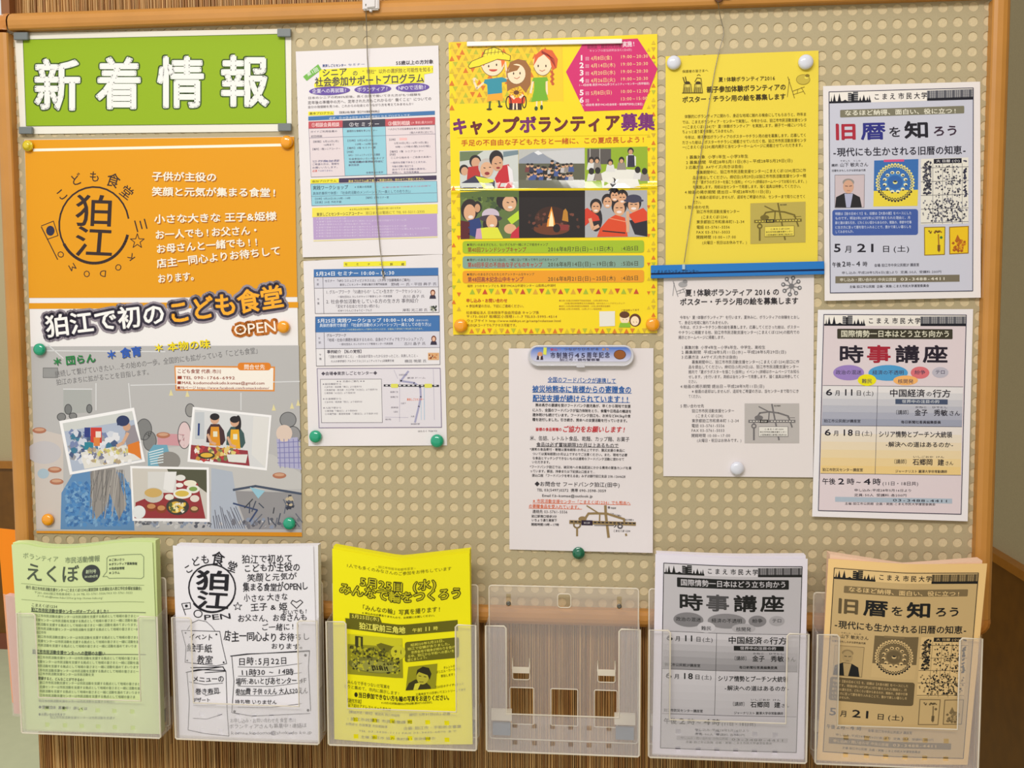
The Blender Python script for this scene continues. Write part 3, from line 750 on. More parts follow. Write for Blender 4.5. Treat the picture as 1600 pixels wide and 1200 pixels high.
def wob(u, v):
    d = .0008 * np.sin(5 * u + 1) * np.sin(7 * v) + .0016 * np.exp(-((u - .25) / .12) ** 2 - ((v - .02) / .1) ** 2) + .0012 * np.exp(-((u - .62) / .1) ** 2 - ((v - .2) / .2) ** 2)
    return 0 * u, 0 * u, d
Sheet('poster', "large orange and white children's canteen poster with three small photographs", 'poster', [(38, 218), (459.5, 213), (472, 838), (57, 832)], -.0012, (240, 236, 236), k, gloss=True, warp=wob, nx=40, ny=60)

# --- white programme sheets (upper and lower)
k = Ink(); k.F(450, 60, 6.154); D5 = (84, 76, 82)
k.part('highlight'); k.L = 1
k.poly([(300, 300), (560, 285), (960, 270), (1395, 262), (1395, 330), (1310, 345), (1310, 425), (255, 472), (250, 440), (300, 370)], (240, 232, 60), 1)
k.quad((145, 368), (290, 248), (322, 300), (180, 408), (120, 184, 80), 1.5)
k.part('heading_text')
k.text('第1回', 180, 290, 350, 40, (240, 246, 236), 292, b=.02, L=3)
k.text('東京しごとセンター', 330, 560, 262, 26, (60, 80, 150), 256, b=.03, L=3); k.text('セミナー', 575, 740, 252, 22, (90, 110, 170), 246, L=3)
k.text('55歳以上の方対象', 1035, 1398, 236, 40, D5, 222, b=.03, L=3)
k.text('シニア', 325, 570, 330, 78, D5, 318, b=.03, L=3); k.text('の', 620, 672, 334, 52, D5, 332, b=.02, L=3)
k.text('“現社”以外の選択肢と可能性を知る!', 715, 1400, 322, 42, (140, 110, 60), 296, b=.01, L=3)
k.text('社会参加サポートプログラム', 258, 1310, 420, 88, D5, 380, b=.03, L=3)
k.part('purple_ovals')
for cx, cy, rx, ry, t_, r in ((400, 503, 198, 42, '企業への再就職?', -2), (815, 488, 178, 42, 'ボランティア?', -2), (1198, 472, 162, 42, 'NPOで活動?', -2)):
    k.ell(cx, cy, rx, ry, (108, 84, 166), 2, r, 28); k.text(t_, cx - rx * .85, cx + rx * .85, cy + 5, 44, (236, 230, 246), cy - 6, b=.01, L=4)
k.part('small_text')
k.text('日本のシニアの約80%前後。長く企業で働いてきた方がもつ経験を', 190, 1280, 572, 24, (120, 112, 118), 538, L=3)
k.text('定年後の準備中の方へ、定年された方もこれからの“働くこと”についての', 190, 1380, 618, 32, (110, 102, 108), 578, L=3)
k.text('自分の価値観を見つめ、これからの社会とのつながり方を考えてみませんか?', 190, 1210, 660, 26, (120, 112, 118), 628, L=3)
k.part('table')
RD = (196, 84, 92); TB = (70, 120, 176); CY = (150, 206, 222)
k.rect(195, 705, 440, 742, (240, 230, 60), 2, dy=-6); k.text('基本プログラム', 205, 435, 722, 24, (110, 90, 30), 716, b=.02, L=3)
k.text('【定員20名(電話・窓口での事前予約制)】', 480, 890, 712, 22, (90, 84, 90), 700, b=.01, L=3)
k.rect(195, 752, 1412, 790, TB, 2, dy=-56); k.text('必ず、①→②→③セットでの参加となるプログラムです。', 395, 1205, 768, 24, (226, 236, 250), 738, b=.01, L=3)
k.rect(197, 800, 525, 868, RD, 2, dy=-12); k.rect(525, 790, 935, 862, (70, 68, 82), 2, dy=-16); k.rect(935, 775, 1414, 848, RD, 2, dy=-20)
k.text('①相談会員相談', 225, 495, 832, 42, (250, 220, 220), 826, b=.02, L=3); k.text('②セ ミ ナ ー', 585, 880, 828, 42, (226, 222, 228), 822, b=.02, L=3)
k.text('③個別相談', 960, 1175, 818, 42, (250, 220, 220), 812, b=.03, L=3); k.text('(※事前)最大50分', 1185, 1390, 810, 26, (250, 200, 200), 804, b=.01, L=3)
k.quad((200, 868), (525, 862), (548, 1322), (222, 1332), (228, 214, 218), 1.6); k.quad((525, 862), (937, 848), (952, 1312), (548, 1322), CY, 1.6); k.quad((937, 848), (1414, 832), (1426, 1288), (952, 1312), (230, 216, 220), 1.6)
LN = (110, 104, 130)
k.frame((200, 868), (1414, 832), (1426, 1290), (222, 1334), 3, LN, 3); k.line([(525, 862), (548, 1322)], 3, LN, 3); k.line([(937, 848), (952, 1312)], 3, LN, 3)
k.line([(205, 958), (530, 946), (940, 934), (1416, 918)], 3, LN, 3)
def tl(rows, h, c_, b=.01):
    for r in rows: k.text(r[0], r[1], r[2], r[3], h, c_, r[3] - (r[2] - r[1]) * .026, b=b, L=3)
tl([('ガイドご利用会員の', 215, 475, 898), ('初回相談', 220, 330, 942), ('【期間】5月23日(月)', 225, 490, 994), ('16時まで', 340, 445, 1024), ('【場所】1階シニアコーナー', 222, 505, 1066),
    ('基礎的な情報を学ぶセミナー', 565, 860, 892), ('【日時】5月24日(火)', 555, 820, 984), ('10時~16時30分', 640, 860, 1018), ('【場所】3階 セミナー室', 555, 845, 1056), ('【内容】', 555, 640, 1092), ('NPO・コミュニティビジネス講座', 580, 885, 1124), ('社会参加のいろいろなタイプ', 585, 925, 1160), ('地域活動の事例紹介など', 585, 920, 1190),
    ('一人ひとりの社会参加を考える個別相談', 960, 1365, 874), ('(個人の状況に応じて)', 1170, 1395, 906), ('【日時】', 960, 1045, 974), ('5月30日(月)~6月10日(金)', 1020, 1350, 1008), ('9時~17時の間(50分程)', 1030, 1370, 1044), ('【場所】1階  シニアコーナー', 965, 1305, 1090), ('【内容】', 965, 1045, 1118), ('ここから始める・ご自身の未来へ', 985, 1380, 1148)], 21, (100, 94, 112))
k.text('この講座は', 232, 490, 1184, 20, (110, 110, 160), 1178, L=3); k.rect(1070, 956, 1145, 980, (240, 190, 190), 2)
k.F(450, 250, 6.154)
tl([('シニアサポートへ参加', 232, 495, 10), ('ご希望の方は、登録を', 232, 495, 42), ('お願いいたします。', 232, 495, 74), ('地域活動のこれからの', 585, 900, 20), ('事例発表', 580, 685, 50), ('会場併設の見学', 750, 915, 122), ('一般的な活動であることまたは、', 985, 1345, 26), ('今後の活動に役立てる', 1000, 1205, 62), ('自分でできる活動の具体化、', 1000, 1345, 92), ('実践(1)、名作発見講座', 1000, 1260, 122)], 20, (104, 100, 130))
k.text('必須', 235, 280, 106, 22, (226, 80, 60), 104, b=.02, L=3); k.text('ではありません', 285, 430, 104, 18, (110, 110, 160), 100, L=3)
k.part('workshop_box')
k.rect(215, 186, 488, 226, (240, 230, 60), 2, dy=-8); k.text('追加プログラム', 228, 468, 206, 22, (110, 90, 30), 199, b=.02, L=3)
k.rect(490, 176, 1428, 218, (72, 60, 88), 2, dy=-28); k.text('基本プログラム終了者。ご希望の方は、合わせてご参加ください。', 580, 1325, 204, 25, (240, 224, 130), 180, b=.01, L=3)
k.quad((218, 232), (1430, 202), (1438, 404), (228, 440), CY, 1.6); k.frame((218, 232), (1430, 202), (1438, 404), (228, 440), 3, LN, 3); k.line([(224, 350), (1434, 314)], 3, LN, 3)
k.text('実践ワークショップ', 238, 578, 268, 40, (70, 90, 110), 260, b=.02, L=3); k.text('※定員20名程度', 640, 805, 260, 20, (80, 90, 110), 256, b=.01, L=3)
k.text('具体的事例で体感! 『社会的活動のメンバーシップ(一員としての在り方)』', 238, 1195, 322, 30, (80, 100, 124), 298, L=3)
k.text('【日時】5月25日(水)10時~14時', 245, 600, 374, 22, (84, 96, 120), 366, L=3); k.text('【場所】3階セミナー室', 735, 970, 364, 22, (84, 96, 120), 358, L=3); k.text('【定員】20名 予約不要', 245, 515, 408, 22, (84, 96, 120), 402, L=3)
k.text('お昼は各自で持参または近隣で', 905, 1375, 264, 14, (200, 120, 150), 248, L=3)
k.part('contact_band')
k.rect(232, 460, 1438, 550, (240, 226, 90), 2, dy=-36); k.text('★お申込み及び詳細については右記の問い合わせ先★', 590, 1085, 476, 20, (140, 110, 40), 460, L=3)
k.text('東京しごとセンターシニアコーナー', 275, 720, 524, 34, (90, 74, 50), 512, b=.02, L=3); k.text('窓口または電話にて TEL 03-5211-2335', 745, 1315, 510, 30, (130, 110, 60), 494, L=3)
k.quad((240, 548), (1432, 514), (1436, 730), (246, 764), (186, 160, 204), 1.6); k.line([(246, 778), (1436, 740)], 8, (236, 222, 150), 2)
for i, (a, b) in enumerate(((270, 560), (275, 1140), (275, 800), (270, 1140), (270, 1360), (270, 1020), (270, 1240))):
    y = 566 + i * 28; k.text(('※新規で登録された方へ担当の者がご案内いたします講座の内容やセミナーに関しましては上記窓口')[:int((b - a) / 24)], a, b, y, 18, (230, 216, 240), y - (b - a) * .02, L=3)
Sheet('notice_sheet', 'white senior support programme sheet with purple ovals, upper of two joined sheets', 'notice', [(462, 80.5), (685, 71), (691.5, 397), (473, 402)], -.0016, (234, 228, 230), k,
      warp=lambda u, v: (0 * u, 0 * u, .0015 * v * np.exp(-(u / .3) ** 2) + .001 * np.sin(u * 3.1) * (1 - v)))
k = Ink(); k.F(470, 390, 6.667); D6 = (86, 80, 92)
k.part('schedule'); k.L = 1
k.rect(445, 128, 1095, 178, (240, 230, 56), 1, dy=-10)
for ch, x in zip('セミナー詳細', (472, 590, 708, 830, 944, 1062)): k.text(ch, x - 15, x + 15, 152, 28, (100, 86, 40), b=.02, L=3)
k.rect(135, 206, 1432, 290, (66, 116, 178), 1.4, dy=-18); k.text('5月24日 セミナー 10:00~16:30', 155, 975, 252, 46, (236, 240, 248), 240, b=.03, L=3)
k.quad((136, 290), (1432, 272), (1434, 384), (142, 402), (212, 210, 222), 1.4); k.quad((142, 402), (1434, 384), (1440, 654), (150, 666), (226, 222, 228), 1.2)
k.frame((136, 288), (1432, 270), (1440, 654), (150, 666), 4, D6, 3); k.line([(142, 402), (1434, 388)], 4, D6, 3); k.line([(230, 288), (240, 666)], 4, D6, 3)
def T7(t_, a, b, y, h, c_=D6, b_=0): k.text(t_, a, b, y, h, c_, y - (b - a) * .012, b=b_, L=3)
T7('午', 165, 190, 318, 22); T7('前', 165, 190, 362, 26); T7('午', 170, 195, 518, 22); T7('後', 170, 195, 560, 26)
T7('セミナー 「NPO コミュニティビジネスとは」 (スタッフ加藤職員のご案内)', 250, 1140, 326, 30, D6, .01); T7('東京しごとセンター 多様な働き方専門相談員', 405, 900, 366, 24, D6, .01); T7('野崎 一 氏・平田 典子 氏', 940, 1415, 362, 32)
T7('1. グループワーク 「55歳からの“しごと+生き方”ワークセッション」', 262, 1270, 442, 40); T7('一般社団法人 カレカオキャリア教育センター代表理事', 385, 952, 492, 24); T7('古川 晶子 氏', 1062, 1290, 488, 32)
T7('2. 社会参加活動をしている方の生き方 事例紹介', 262, 1228, 542, 44); T7('「変化する社会と付き合い続ける」', 350, 835, 592, 36); T7('ICHIべつらんど/きゅりピープルズ', 388, 742, 636, 26); T7('岸和 光二郎 氏', 1060, 1320, 630, 32)
k.rect(150, 698, 1445, 862, (66, 116, 178), 1.4, dy=-12)
T7('5月25日 実践ワークショップ 10:00~14:00', 172, 1180, 742, 44, (236, 240, 248), .03); T7('(昼食付きの回)', 1195, 1330, 738, 20, (220, 228, 244))
T7('具体的事例で体感! 『社会的活動のメンバーシップ(一員としての在り方)』', 195, 1375, 790, 38, (228, 236, 248), .015); T7('このワークは定員各50名をもって締切とさせていただき、お電話にて受付終了で申込終了となります。', 405, 1285, 834, 20, (210, 222, 200))
k.quad((152, 866), (1445, 852), (1448, 1018), (156, 1032), (216, 214, 226), 1.3); k.quad((156, 1032), (1448, 1018), (1450, 1198), (162, 1210), (232, 228, 232), 1.2)
T7('午', 180, 205, 925, 22); T7('前', 184, 212, 968, 26); T7('午', 190, 215, 1095, 22); T7('後', 190, 218, 1138, 26)
T7('グループワーク', 268, 475, 894, 32, D6, .02); T7('「地域・社会の課題を解決するための、自身のアイディアをブラッシュアップ」', 262, 1290, 942, 36); T7('一般社団法人 カレカオキャリア教育センター代表理事', 400, 960, 986, 24); T7('古川 晶子 氏', 1075, 1300, 980, 32)
T7('事例紹介 【私の覚悟】', 272, 655, 1064, 36, D6, .03); T7('「活動を継続すること」 ~自治会が変わったから分かったこと、失敗したこと~', 275, 1225, 1116, 32); T7('大人の修学旅行 アルライフス(コミュニティカフェ)店舗責任者', 312, 972, 1164, 26); T7('横田 明菜 氏', 1080, 1310, 1162, 32)
k.frame((152, 700), (1445, 686), (1450, 1198), (162, 1214), 4, D6, 3); k.line([(156, 1032), (1448, 1020)], 4, D6, 3); k.line([(242, 866), (252, 1210)], 4, D6, 3)
k.part('portraits')
for cx, cy in ((1375, 470), (1385, 950)):
    k.poly([(cx - 36, cy + 42), (cx - 28, cy + 8), (cx, cy - 2), (cx + 26, cy + 8), (cx + 34, cy + 42)], (56, 50, 70), 3); k.ell(cx, cy - 22, 26, 32, (120, 66, 46), 3.2); k.ell(cx, cy - 18, 16, 22, (232, 186, 160), 3.6)
k.patches(1335, 575, 1425, 650, 60, 14, [(60, 66, 60), (140, 150, 110), (200, 200, 190), (40, 44, 44)], 3)
k.rect(1325, 1075, 1440, 1150, (220, 170, 120), 3); k.patches(1328, 1078, 1438, 1148, 30, 12, [(150, 70, 40), (226, 190, 150), (90, 50, 40), (200, 120, 70)], 3.2)
k.part('access_map').F(470, 560, 6.667)
MM = (126, 112, 146)
k.frame((170, 106), (1452, 102), (1466, 718), (190, 724), 6, MM, 3); k.quad((174, 110), (1450, 106), (1462, 714), (194, 720), (226, 220, 228), 1.2)
T7('◆会場◆東京しごとセンター◆', 212, 795, 158, 38, D6, .03)
k.quad((204, 218), (840, 214), (850, 668), (216, 670), (232, 228, 230), 1.7); k.frame((204, 218), (840, 214), (850, 668), (216, 670), 4, D6, 3)
for t_, a, b, y in (('★★ 交通のご案内 ★★', 370, 670, 240), ('★飯田橋駅から', 222, 425, 268), ('○JR中央・総武線「東口」より徒歩7分', 245, 635, 298), ('○有楽町線・南北線・大江戸線「A2出口」より徒歩7分', 245, 800, 330), ('○東西線「A5出口」より徒歩3分', 245, 570, 362), ('★水道橋駅から', 225, 425, 422), ('○JR中央・総武線「西口」より徒歩5分', 248, 640, 455), ('★九段下駅から', 228, 425, 516), ('○東西線「7番出口」より徒歩8分', 250, 590, 548), ('○半蔵門線・都営新宿線 「3番出口」より徒歩10分', 250, 805, 580)):
    T7(t_, a, b, y, 20, (110, 104, 116))
k.L = 2
for pts in (((1030, 210), (1028, 660)), ((1380, 110), (1392, 640)), ((970, 120), (1010, 210)), ((880, 612), (1120, 616))): k.line(pts, 6, (196, 190, 206), 2)
k.line([(1120, 135), (1040, 235), (1180, 255), (1245, 300), (1250, 400), (1230, 500), (1190, 665)], 20, (166, 164, 196), 2.4); k.line([(1285, 300), (1288, 640)], 7, (170, 196, 220), 2.2); k.line([(1250, 330), (1255, 640)], 7, (184, 206, 224), 2.1)
k.line([(868, 282), (1435, 286)], 22, (50, 48, 56), 3)
for i in range(12): k.line([(885 + i * 46, 282), (905 + i * 46, 282)], 10, (236, 234, 236), 3.6)
k.rr(938, 264, 1014, 306, 10, (226, 222, 100), 4); k.rr(1288, 264, 1368, 306, 10, (226, 222, 100), 4)
T7('飯田橋駅', 946, 1008, 286, 20, (90, 80, 30)); T7('水道橋駅', 1296, 1360, 286, 20, (90, 80, 30))
T7('東京しごとセンター', 1105, 1285, 428, 26, (236, 110, 50), .02)
for t_, a, b, y in (('文京区役所', 1020, 1110, 172), ('東京ドーム', 1105, 1300, 204), ('飯田橋1丁目', 932, 1012, 350), ('飯田橋2丁目', 935, 1012, 402), ('九段下', 1040, 1095, 468), ('西神田', 938, 1016, 512), ('九段北', 965, 1012, 556), ('専修大学前', 880, 940, 636), ('神保町駅', 1145, 1240, 684), ('九段', 1145, 1185, 604)): T7(t_, a, b, y, 18, (100, 92, 110))
T7('はたらく TOKYO', 1218, 1420, 758, 20)
def gl_(u, v): return 0 * u, 0 * u, .0014 * np.exp(-((v) / .06) ** 2) * (np.exp(-((u - .3) / .12) ** 2) + np.exp(-((u - .85) / .08) ** 2)) + .003 * np.maximum(0, v - .9) * 8 * np.sin(np.pi * u) ** 2
Sheet('notice_sheet', 'white seminar timetable sheet with blue bands and a map, lower of two joined sheets', 'notice', [(474, 408), (691, 397), (698.5, 696), (482, 697)], -.0010, (234, 228, 230), k, warp=gl_, ny=40)

# --- yellow camp poster
k = Ink(); k.F(690, 40, 4.571); YE = (250, 220, 0)
k.part('triangle_pattern'); k.L = 1
k.quad((60, 118), (860, 101), (870, 560), (110, 560), (250, 206, 30), 1.2)
TR = [(222, 190, 30), (190, 190, 40), (222, 120, 20), (214, 176, 40)]
def tri(x, y, s_, up, c_, L=2): k.poly([(x - s_, y + s_ * (1 if up else -1)), (x, y - s_ * (1 if up else -1)), (x + s_, y + s_ * (1 if up else -1))], c_, L)
k.F(0, 0, 1)
for r_ in range(11):
    for q in range(14):
        x = 706 + q * 10.8 + (5.4 if r_ % 2 else 0); y = 72 + r_ * 9.6 - q * .3
        if x < 900: tri(x, y, 4.2, (r_ + q) % 2 == 0, TR[(r_ * 3 + q * 2 + (r_ * q) % 3) % 4])
for r_ in range(19):
    for X in (708.5, 716.5):
        if r_ > 9: tri(X + (r_ - 9) * .06, 72 + r_ * 22.2 + (11 if X > 710 else 0), 3.4, r_ % 2 == 0, TR[(r_ + (X > 710)) % 4])
for r_ in range(40):
    tri(1021, 66 + r_ * 11.2, 3.4, r_ % 2 == 0, TR[(r_ * 3) % 4]); 
    if r_ % 2: tri(1013.5, 66 + r_ * 11.2, 2.8, r_ % 4 == 1, TR[(r_ * 3 + 1) % 4])
for q in range(27): tri(738 + q * 9.85, 455.5 - q * .02, 4.2, q % 2 == 0, [(170, 190, 40), (206, 160, 40), (206, 76, 30), (150, 190, 40), (226, 170, 40), (206, 76, 30)][q % 6])
for q in range(30): tri(737 + q * 9.3, 517, 3.8, q % 2 == 0, TR[(q * 3) % 4] if q % 3 else (222, 130, 30))
k.part('hexagon_panel').F(690, 40, 4.571)
PK = (214, 30, 110)
k.poly([(888, 330), (1020, 110), (1400, 92), (1542, 308), (1432, 598), (1020, 612)], PK, 2.6)
PW = (250, 214, 150)
k.text('実施!', 1290, 1385, 134, 40, (250, 226, 236), 128, b=.03, L=4); k.text('説明会・顔合わせ日程', 1040, 1285, 152, 26, (130, 10, 60), 144, b=.02, L=4); k.text('キャンプの担当説明会含む(全6回)', 1055, 1360, 180, 18, (250, 190, 210), 172, L=4)
for i, (dd_, tt_) in enumerate((('4月8日(金)', '19:00~20:30'), ('4月14日(木)', '19:00~20:30'), ('4月20日(水)', '19:00~20:30'), ('4月26日(火)', '19:00~20:30'), ('5月8日(日)', '10:00~12:00'), ('〃', '13:00~15:00'))):
    y = 228 + i * 53 + (36 if i > 3 else 0)
    k.text(str(i + 1), 982, 1018, y, 50, (255, 236, 240), b=.06, L=4); k.text('回', 1026, 1054, y + 8, 26, (250, 200, 214), L=4)
    k.text(dd_, 1065 if i < 5 else 1110, 1242 if i in (1, 2, 3) else (1218 if i < 5 else 1125), y + 6, 32, PW, y - 2, L=4, b=.01); k.text(tt_, 1275, 1475 if i < 5 else 1470, y - 6, 30, PW, y - 12, L=4, b=.01)
k.text('1~4回会場:東京YMCA山手コミュニティーセンター(西早稲田)', 980, 1485, 425, 18, (250, 220, 226), 412, b=.02, L=4); k.text('5、6回会場:東京YMCA社会体育・保育専門学校(江東区)', 1000, 1440, 566, 18, (250, 220, 226), 560, b=.02, L=4)
k.part('children_drawing'); k.L = 3
k.poly([(100, 560), (860, 540), (1000, 620), (1480, 610), (1480, 780), (110, 800)], YE, 2.4)
HB = (70, 50, 20); SK = (252, 226, 190)
k.ell(365, 262, 84, 98, SK, 4); k.poly([(275, 260), (290, 190), (440, 190), (452, 262), (430, 300), (425, 250), (340, 235), (300, 290)], (240, 116, 40), 4.6)
k.poly([(190, 290), (215, 255), (300, 220), (440, 190), (492, 215), (488, 250), (400, 240), (270, 290), (200, 305)], (250, 228, 40), 5); k.line([(190, 290), (215, 255), (300, 220), (440, 190), (492, 215), (488, 250), (400, 240), (270, 290), (200, 305), (190, 290)], 4, HB, 5.4)
k.poly([(290, 220), (310, 175), (375, 155), (425, 175), (440, 205), (360, 218)], (250, 230, 50), 5.6); k.line([(290, 220), (310, 175), (375, 155), (425, 175), (440, 205)], 4, HB, 6)
for i in range(5): k.line([(300 + i * 26, 215 - i * 3), (312 + i * 24, 170 - (i % 3) * 6)], 3, HB, 6)
k.line([(296, 200), (430, 186)], 3, HB, 6)
k.poly([(308, 385), (430, 368), (462, 380), (466, 400), (430, 405), (432, 480), (330, 492), (325, 420), (300, 410)], (46, 146, 166), 4.4); k.line([(300, 408), (252, 450), (232, 400), (235, 375)], 15, SK, 4.2); k.line([(218, 385), (240, 372), (256, 392)], 5, SK, 4.4)
k.line([(440, 385), (470, 375), (455, 260)], 12, SK, 4.1)
k.poly([(330, 490), (432, 482), (440, 540), (385, 530), (322, 545)], (246, 170, 40), 4.3); k.line([(345, 540), (342, 592)], 14, (74, 90, 40), 4); k.line([(408, 535), (416, 575)], 14, (74, 90, 40), 4); k.ell(340, 598, 20, 8, HB, 4.2); k.ell(418, 578, 18, 8, HB, 4.2)
k.poly([(468, 470), (462, 330), (490, 260), (545, 238), (600, 250), (638, 310), (636, 420), (600, 480), (560, 430), (500, 450)], (160, 104, 50), 4.1)
k.ell(535, 345, 64, 72, SK, 4.8); k.poly([(470, 340), (495, 275), (560, 290), (540, 320), (500, 330)], (160, 104, 50), 5.2)
k.poly([(480, 500), (500, 470), (580, 470), (596, 530), (590, 556), (480, 560)], (226, 70, 30), 5); k.ell(532, 480, 46, 36, (240, 190, 30), 5.4); k.ell(534, 478, 20, 16, (110, 60, 20), 5.8)
for a in range(10): k.line([(534 + 22 * math.cos(a * .63), 478 + 18 * math.sin(a * .63)), (534 + 44 * math.cos(a * .63), 478 + 38 * math.sin(a * .63))], 5, (200, 130, 30), 5.7)
k.line([(498, 500), (520, 520)], 18, SK, 5.6); k.line([(580, 495), (560, 515)], 16, SK, 5.6)
k.ring(478, 550, 18, 44, 7, (30, 24, 30), 5.5); k.ring(590, 545, 14, 42, 7, (30, 24, 30), 5.5); k.rect(482, 555, 572, 602, (60, 30, 30), 5.1); k.line([(514, 556), (512, 598)], 11, SK, 5.6); k.line([(536, 556), (538, 598)], 11, SK, 5.6)
k.ell(722, 268, 66, 88, SK, 4.2); k.poly([(655, 290), (668, 210), (720, 168), (790, 176), (830, 240), (822, 300), (790, 320), (775, 250), (730, 205), (690, 230)], (226, 96, 40), 4.8)
for i in range(5): k.line([(715, 180 + i * 4), (760 + i * 10, 205 + i * 8), (790 + i * 6, 260 + i * 10)], 4, (160, 40, 20), 5.4)
for i in range(6): k.ell(786 + (i % 2) * 8, 330 + i * 17, 11, 11, (206, 96, 40), 4.9)
k.poly([(655, 372), (752, 368), (762, 392), (742, 400), (740, 450), (762, 530), (640, 545), (660, 460), (662, 398), (645, 400)], (118, 180, 30), 4.4)
k.line([(652, 395), (636, 480)], 15, SK, 4.2); k.line([(750, 392), (752, 490)], 14, SK, 4.2); k.line([(680, 540), (678, 590)], 10, SK, 4.1); k.line([(714, 540), (716, 585)], 10, SK, 4.1)
k.ell(675, 592, 12, 16, (50, 80, 40), 4.4); k.ell(714, 584, 10, 18, (50, 80, 40), 4.4)
for x, y, c2 in ((336, 290, 0), (392, 280, 0), (514, 342, 0), (560, 340, 0), (690, 288, 0), (745, 288, 0)): k.ell(x, y, 5, 9, HB, 6)
k.ell(368, 312, 30, 16, (206, 70, 50), 6, a0=0, a1=180); k.line([(518, 372), (538, 380), (558, 366)], 4, (190, 70, 40), 6); k.line([(700, 318), (718, 326), (738, 316)], 4, (190, 70, 40), 6)
for cx, cy, rx, ry in ((365, 262, 84, 98), (535, 345, 64, 72), (722, 268, 66, 88)): k.ring(cx, cy, rx, ry, 3, HB, 4.5, 20, 160)
k.part('title_text')
xs = [(82, 178), (200, 292), (320, 416), (434, 548), (560, 672), (690, 782), (800, 900), (920, 1024), (1046, 1140), (1168, 1270)]
for i, ch in enumerate('キャンプボランティア'): k.text(ch, xs[i][0] - 6, xs[i][1] + 6, 720 - i * 3, 116, (110, 34, 36) if i not in (0, 4, 10) else (122, 40, 110), 718 - i * 3, b=.072, L=4)
k.text('募集', 1280, 1522, 690, 122, (122, 34, 120), 684, b=.05, L=4)
k.text('手足の不自由な子どもたちと一緒に、この夏成長しよう!', 138, 1458, 838, 44, (200, 76, 20), 812, b=.012, L=4)
k.part('photo_grid'); k.L = 2
k.quad((128, 896), (547, 884), (550, 1160), (132, 1162), (206, 210, 206), 3); k.quad((550, 884), (1022, 872), (1024, 1160), (550, 1160), (190, 190, 186), 3); k.quad((1022, 874), (1470, 864), (1472, 1160), (1024, 1160), (148, 178, 30), 3)
PL = [(222, 176, 140), (40, 34, 36), (206, 50, 50), (230, 226, 60), (230, 226, 222), (60, 66, 110)]
# two boys
k.poly([(130, 900), (300, 895), (200, 960), (130, 970)], (110, 126, 90), 3.4); k.poly([(440, 900), (547, 890), (548, 920), (440, 940)], (120, 140, 150), 3.4)
for x, y, r_ in ((240, 970, 42), (160, 1030, 34)): k.ell(x, y, r_, r_ * 1.1, (40, 34, 34), 4); k.ell(x + 4, y + 10, r_ * .75, r_ * .9, (214, 164, 130), 4.3)
k.poly([(190, 1010), (270, 1000), (280, 1100), (180, 1100)], (190, 50, 46), 4.4)
k.ell(320, 1010, 58, 62, (196, 190, 186), 5); k.ell(322, 1030, 46, 56, (224, 176, 140), 5.4); k.ell(325, 1056, 18, 12, (150, 50, 50), 5.8); k.line([(300, 1015), (312, 1018)], 6, (50, 30, 30), 5.9); k.line([(340, 1012), (352, 1012)], 6, (50, 30, 30), 5.9)
k.ell(390, 950, 50, 60, (36, 30, 32), 5.2); k.ell(398, 985, 40, 54, (216, 164, 128), 5.6); k.line([(380, 985), (394, 988)], 6, (50, 30, 30), 6); k.line([(412, 980), (424, 980)], 6, (50, 30, 30), 6); k.ell(404, 1016, 14, 8, (150, 50, 50), 6)
k.poly([(430, 1000), (480, 990), (510, 1160), (400, 1160), (380, 1090)], (200, 40, 50), 5.5); k.poly([(470, 995), (505, 1030), (520, 1160), (490, 1160)], (236, 232, 236), 5.8)
k.poly([(130, 1130), (240, 1070), (300, 1080), (380, 1110), (380, 1162), (132, 1162)], (60, 60, 84), 5.1); k.poly([(240, 1075), (320, 1090), (370, 1100), (375, 1162), (300, 1162)], (226, 230, 70), 5.7)
# group by the mountain
k.poly([(552, 960), (640, 910), (690, 892), (760, 940), (850, 985), (550, 990)], (150, 156, 170), 3.4); k.poly([(660, 905), (690, 892), (722, 915), (690, 925)], (232, 232, 236), 3.7); k.rect(550, 985, 1022, 1160, (96, 96, 76), 3.6)
k.poly([(700, 900), (1020, 880), (1020, 985), (850, 985)], (206, 206, 208), 3.3)
for i in range(26):
    x = 620 + (i % 13) * 25 + k.rnd.uniform(-8, 8); y = 1010 + (i // 13) * 52 + k.rnd.uniform(-14, 14) - (28 if 6 < i % 13 < 9 else 0)
    k.poly([(x - 22, y + 48), (x - 16, y + 12), (x + 16, y + 12), (x + 22, y + 48)], k.rnd.choice([(50, 50, 70), (196, 190, 190), (70, 90, 150), (120, 60, 60), (150, 140, 130), (30, 30, 36)]), 4 + i * .02); k.ell(x, y, 12, 14, (214, 166, 130), 4.6); k.ell(x, y - 8, 12, 8, (36, 30, 30), 4.8)
# class at the table
k.rect(1040, 880, 1210, 990, (90, 84, 80), 3.5); k.line([(1060, 880), (1060, 990)], 6, (180, 176, 170), 3.8); k.line([(1130, 880), (1130, 990)], 6, (180, 176, 170), 3.8)
k.poly([(1130, 1060), (1210, 1020), (1380, 1030), (1420, 1160), (1150, 1160)], (236, 234, 226), 4)
for x, y in ((1070, 960), (1110, 960), (1205, 975), (1285, 960), (1115, 1035), (1070, 1040), (1400, 1030), (1450, 1040), (1225, 1110)):
    k.poly([(x - 34, y + 70), (x - 24, y + 18), (x + 24, y + 18), (x + 34, y + 70)], k.rnd.choice([(226, 224, 222), (150, 140, 130), (60, 60, 66)]), 4.4); k.ell(x, y, 20, 24, (40, 34, 32), 4.8); 
    if y < 1000: k.ell(x, y + 8, 13, 15, (214, 166, 130), 5.1)
k.ell(1350, 895, 22, 24, (40, 34, 32), 5); k.ell(1350, 903, 15, 18, (206, 156, 120), 5.4); k.poly([(1320, 1010), (1320, 935), (1340, 920), (1365, 920), (1388, 938), (1388, 1000)], (232, 230, 228), 4.9); k.poly([(1326, 1010), (1330, 925), (1376, 925), (1380, 1010)], (50, 44, 64), 5.3)
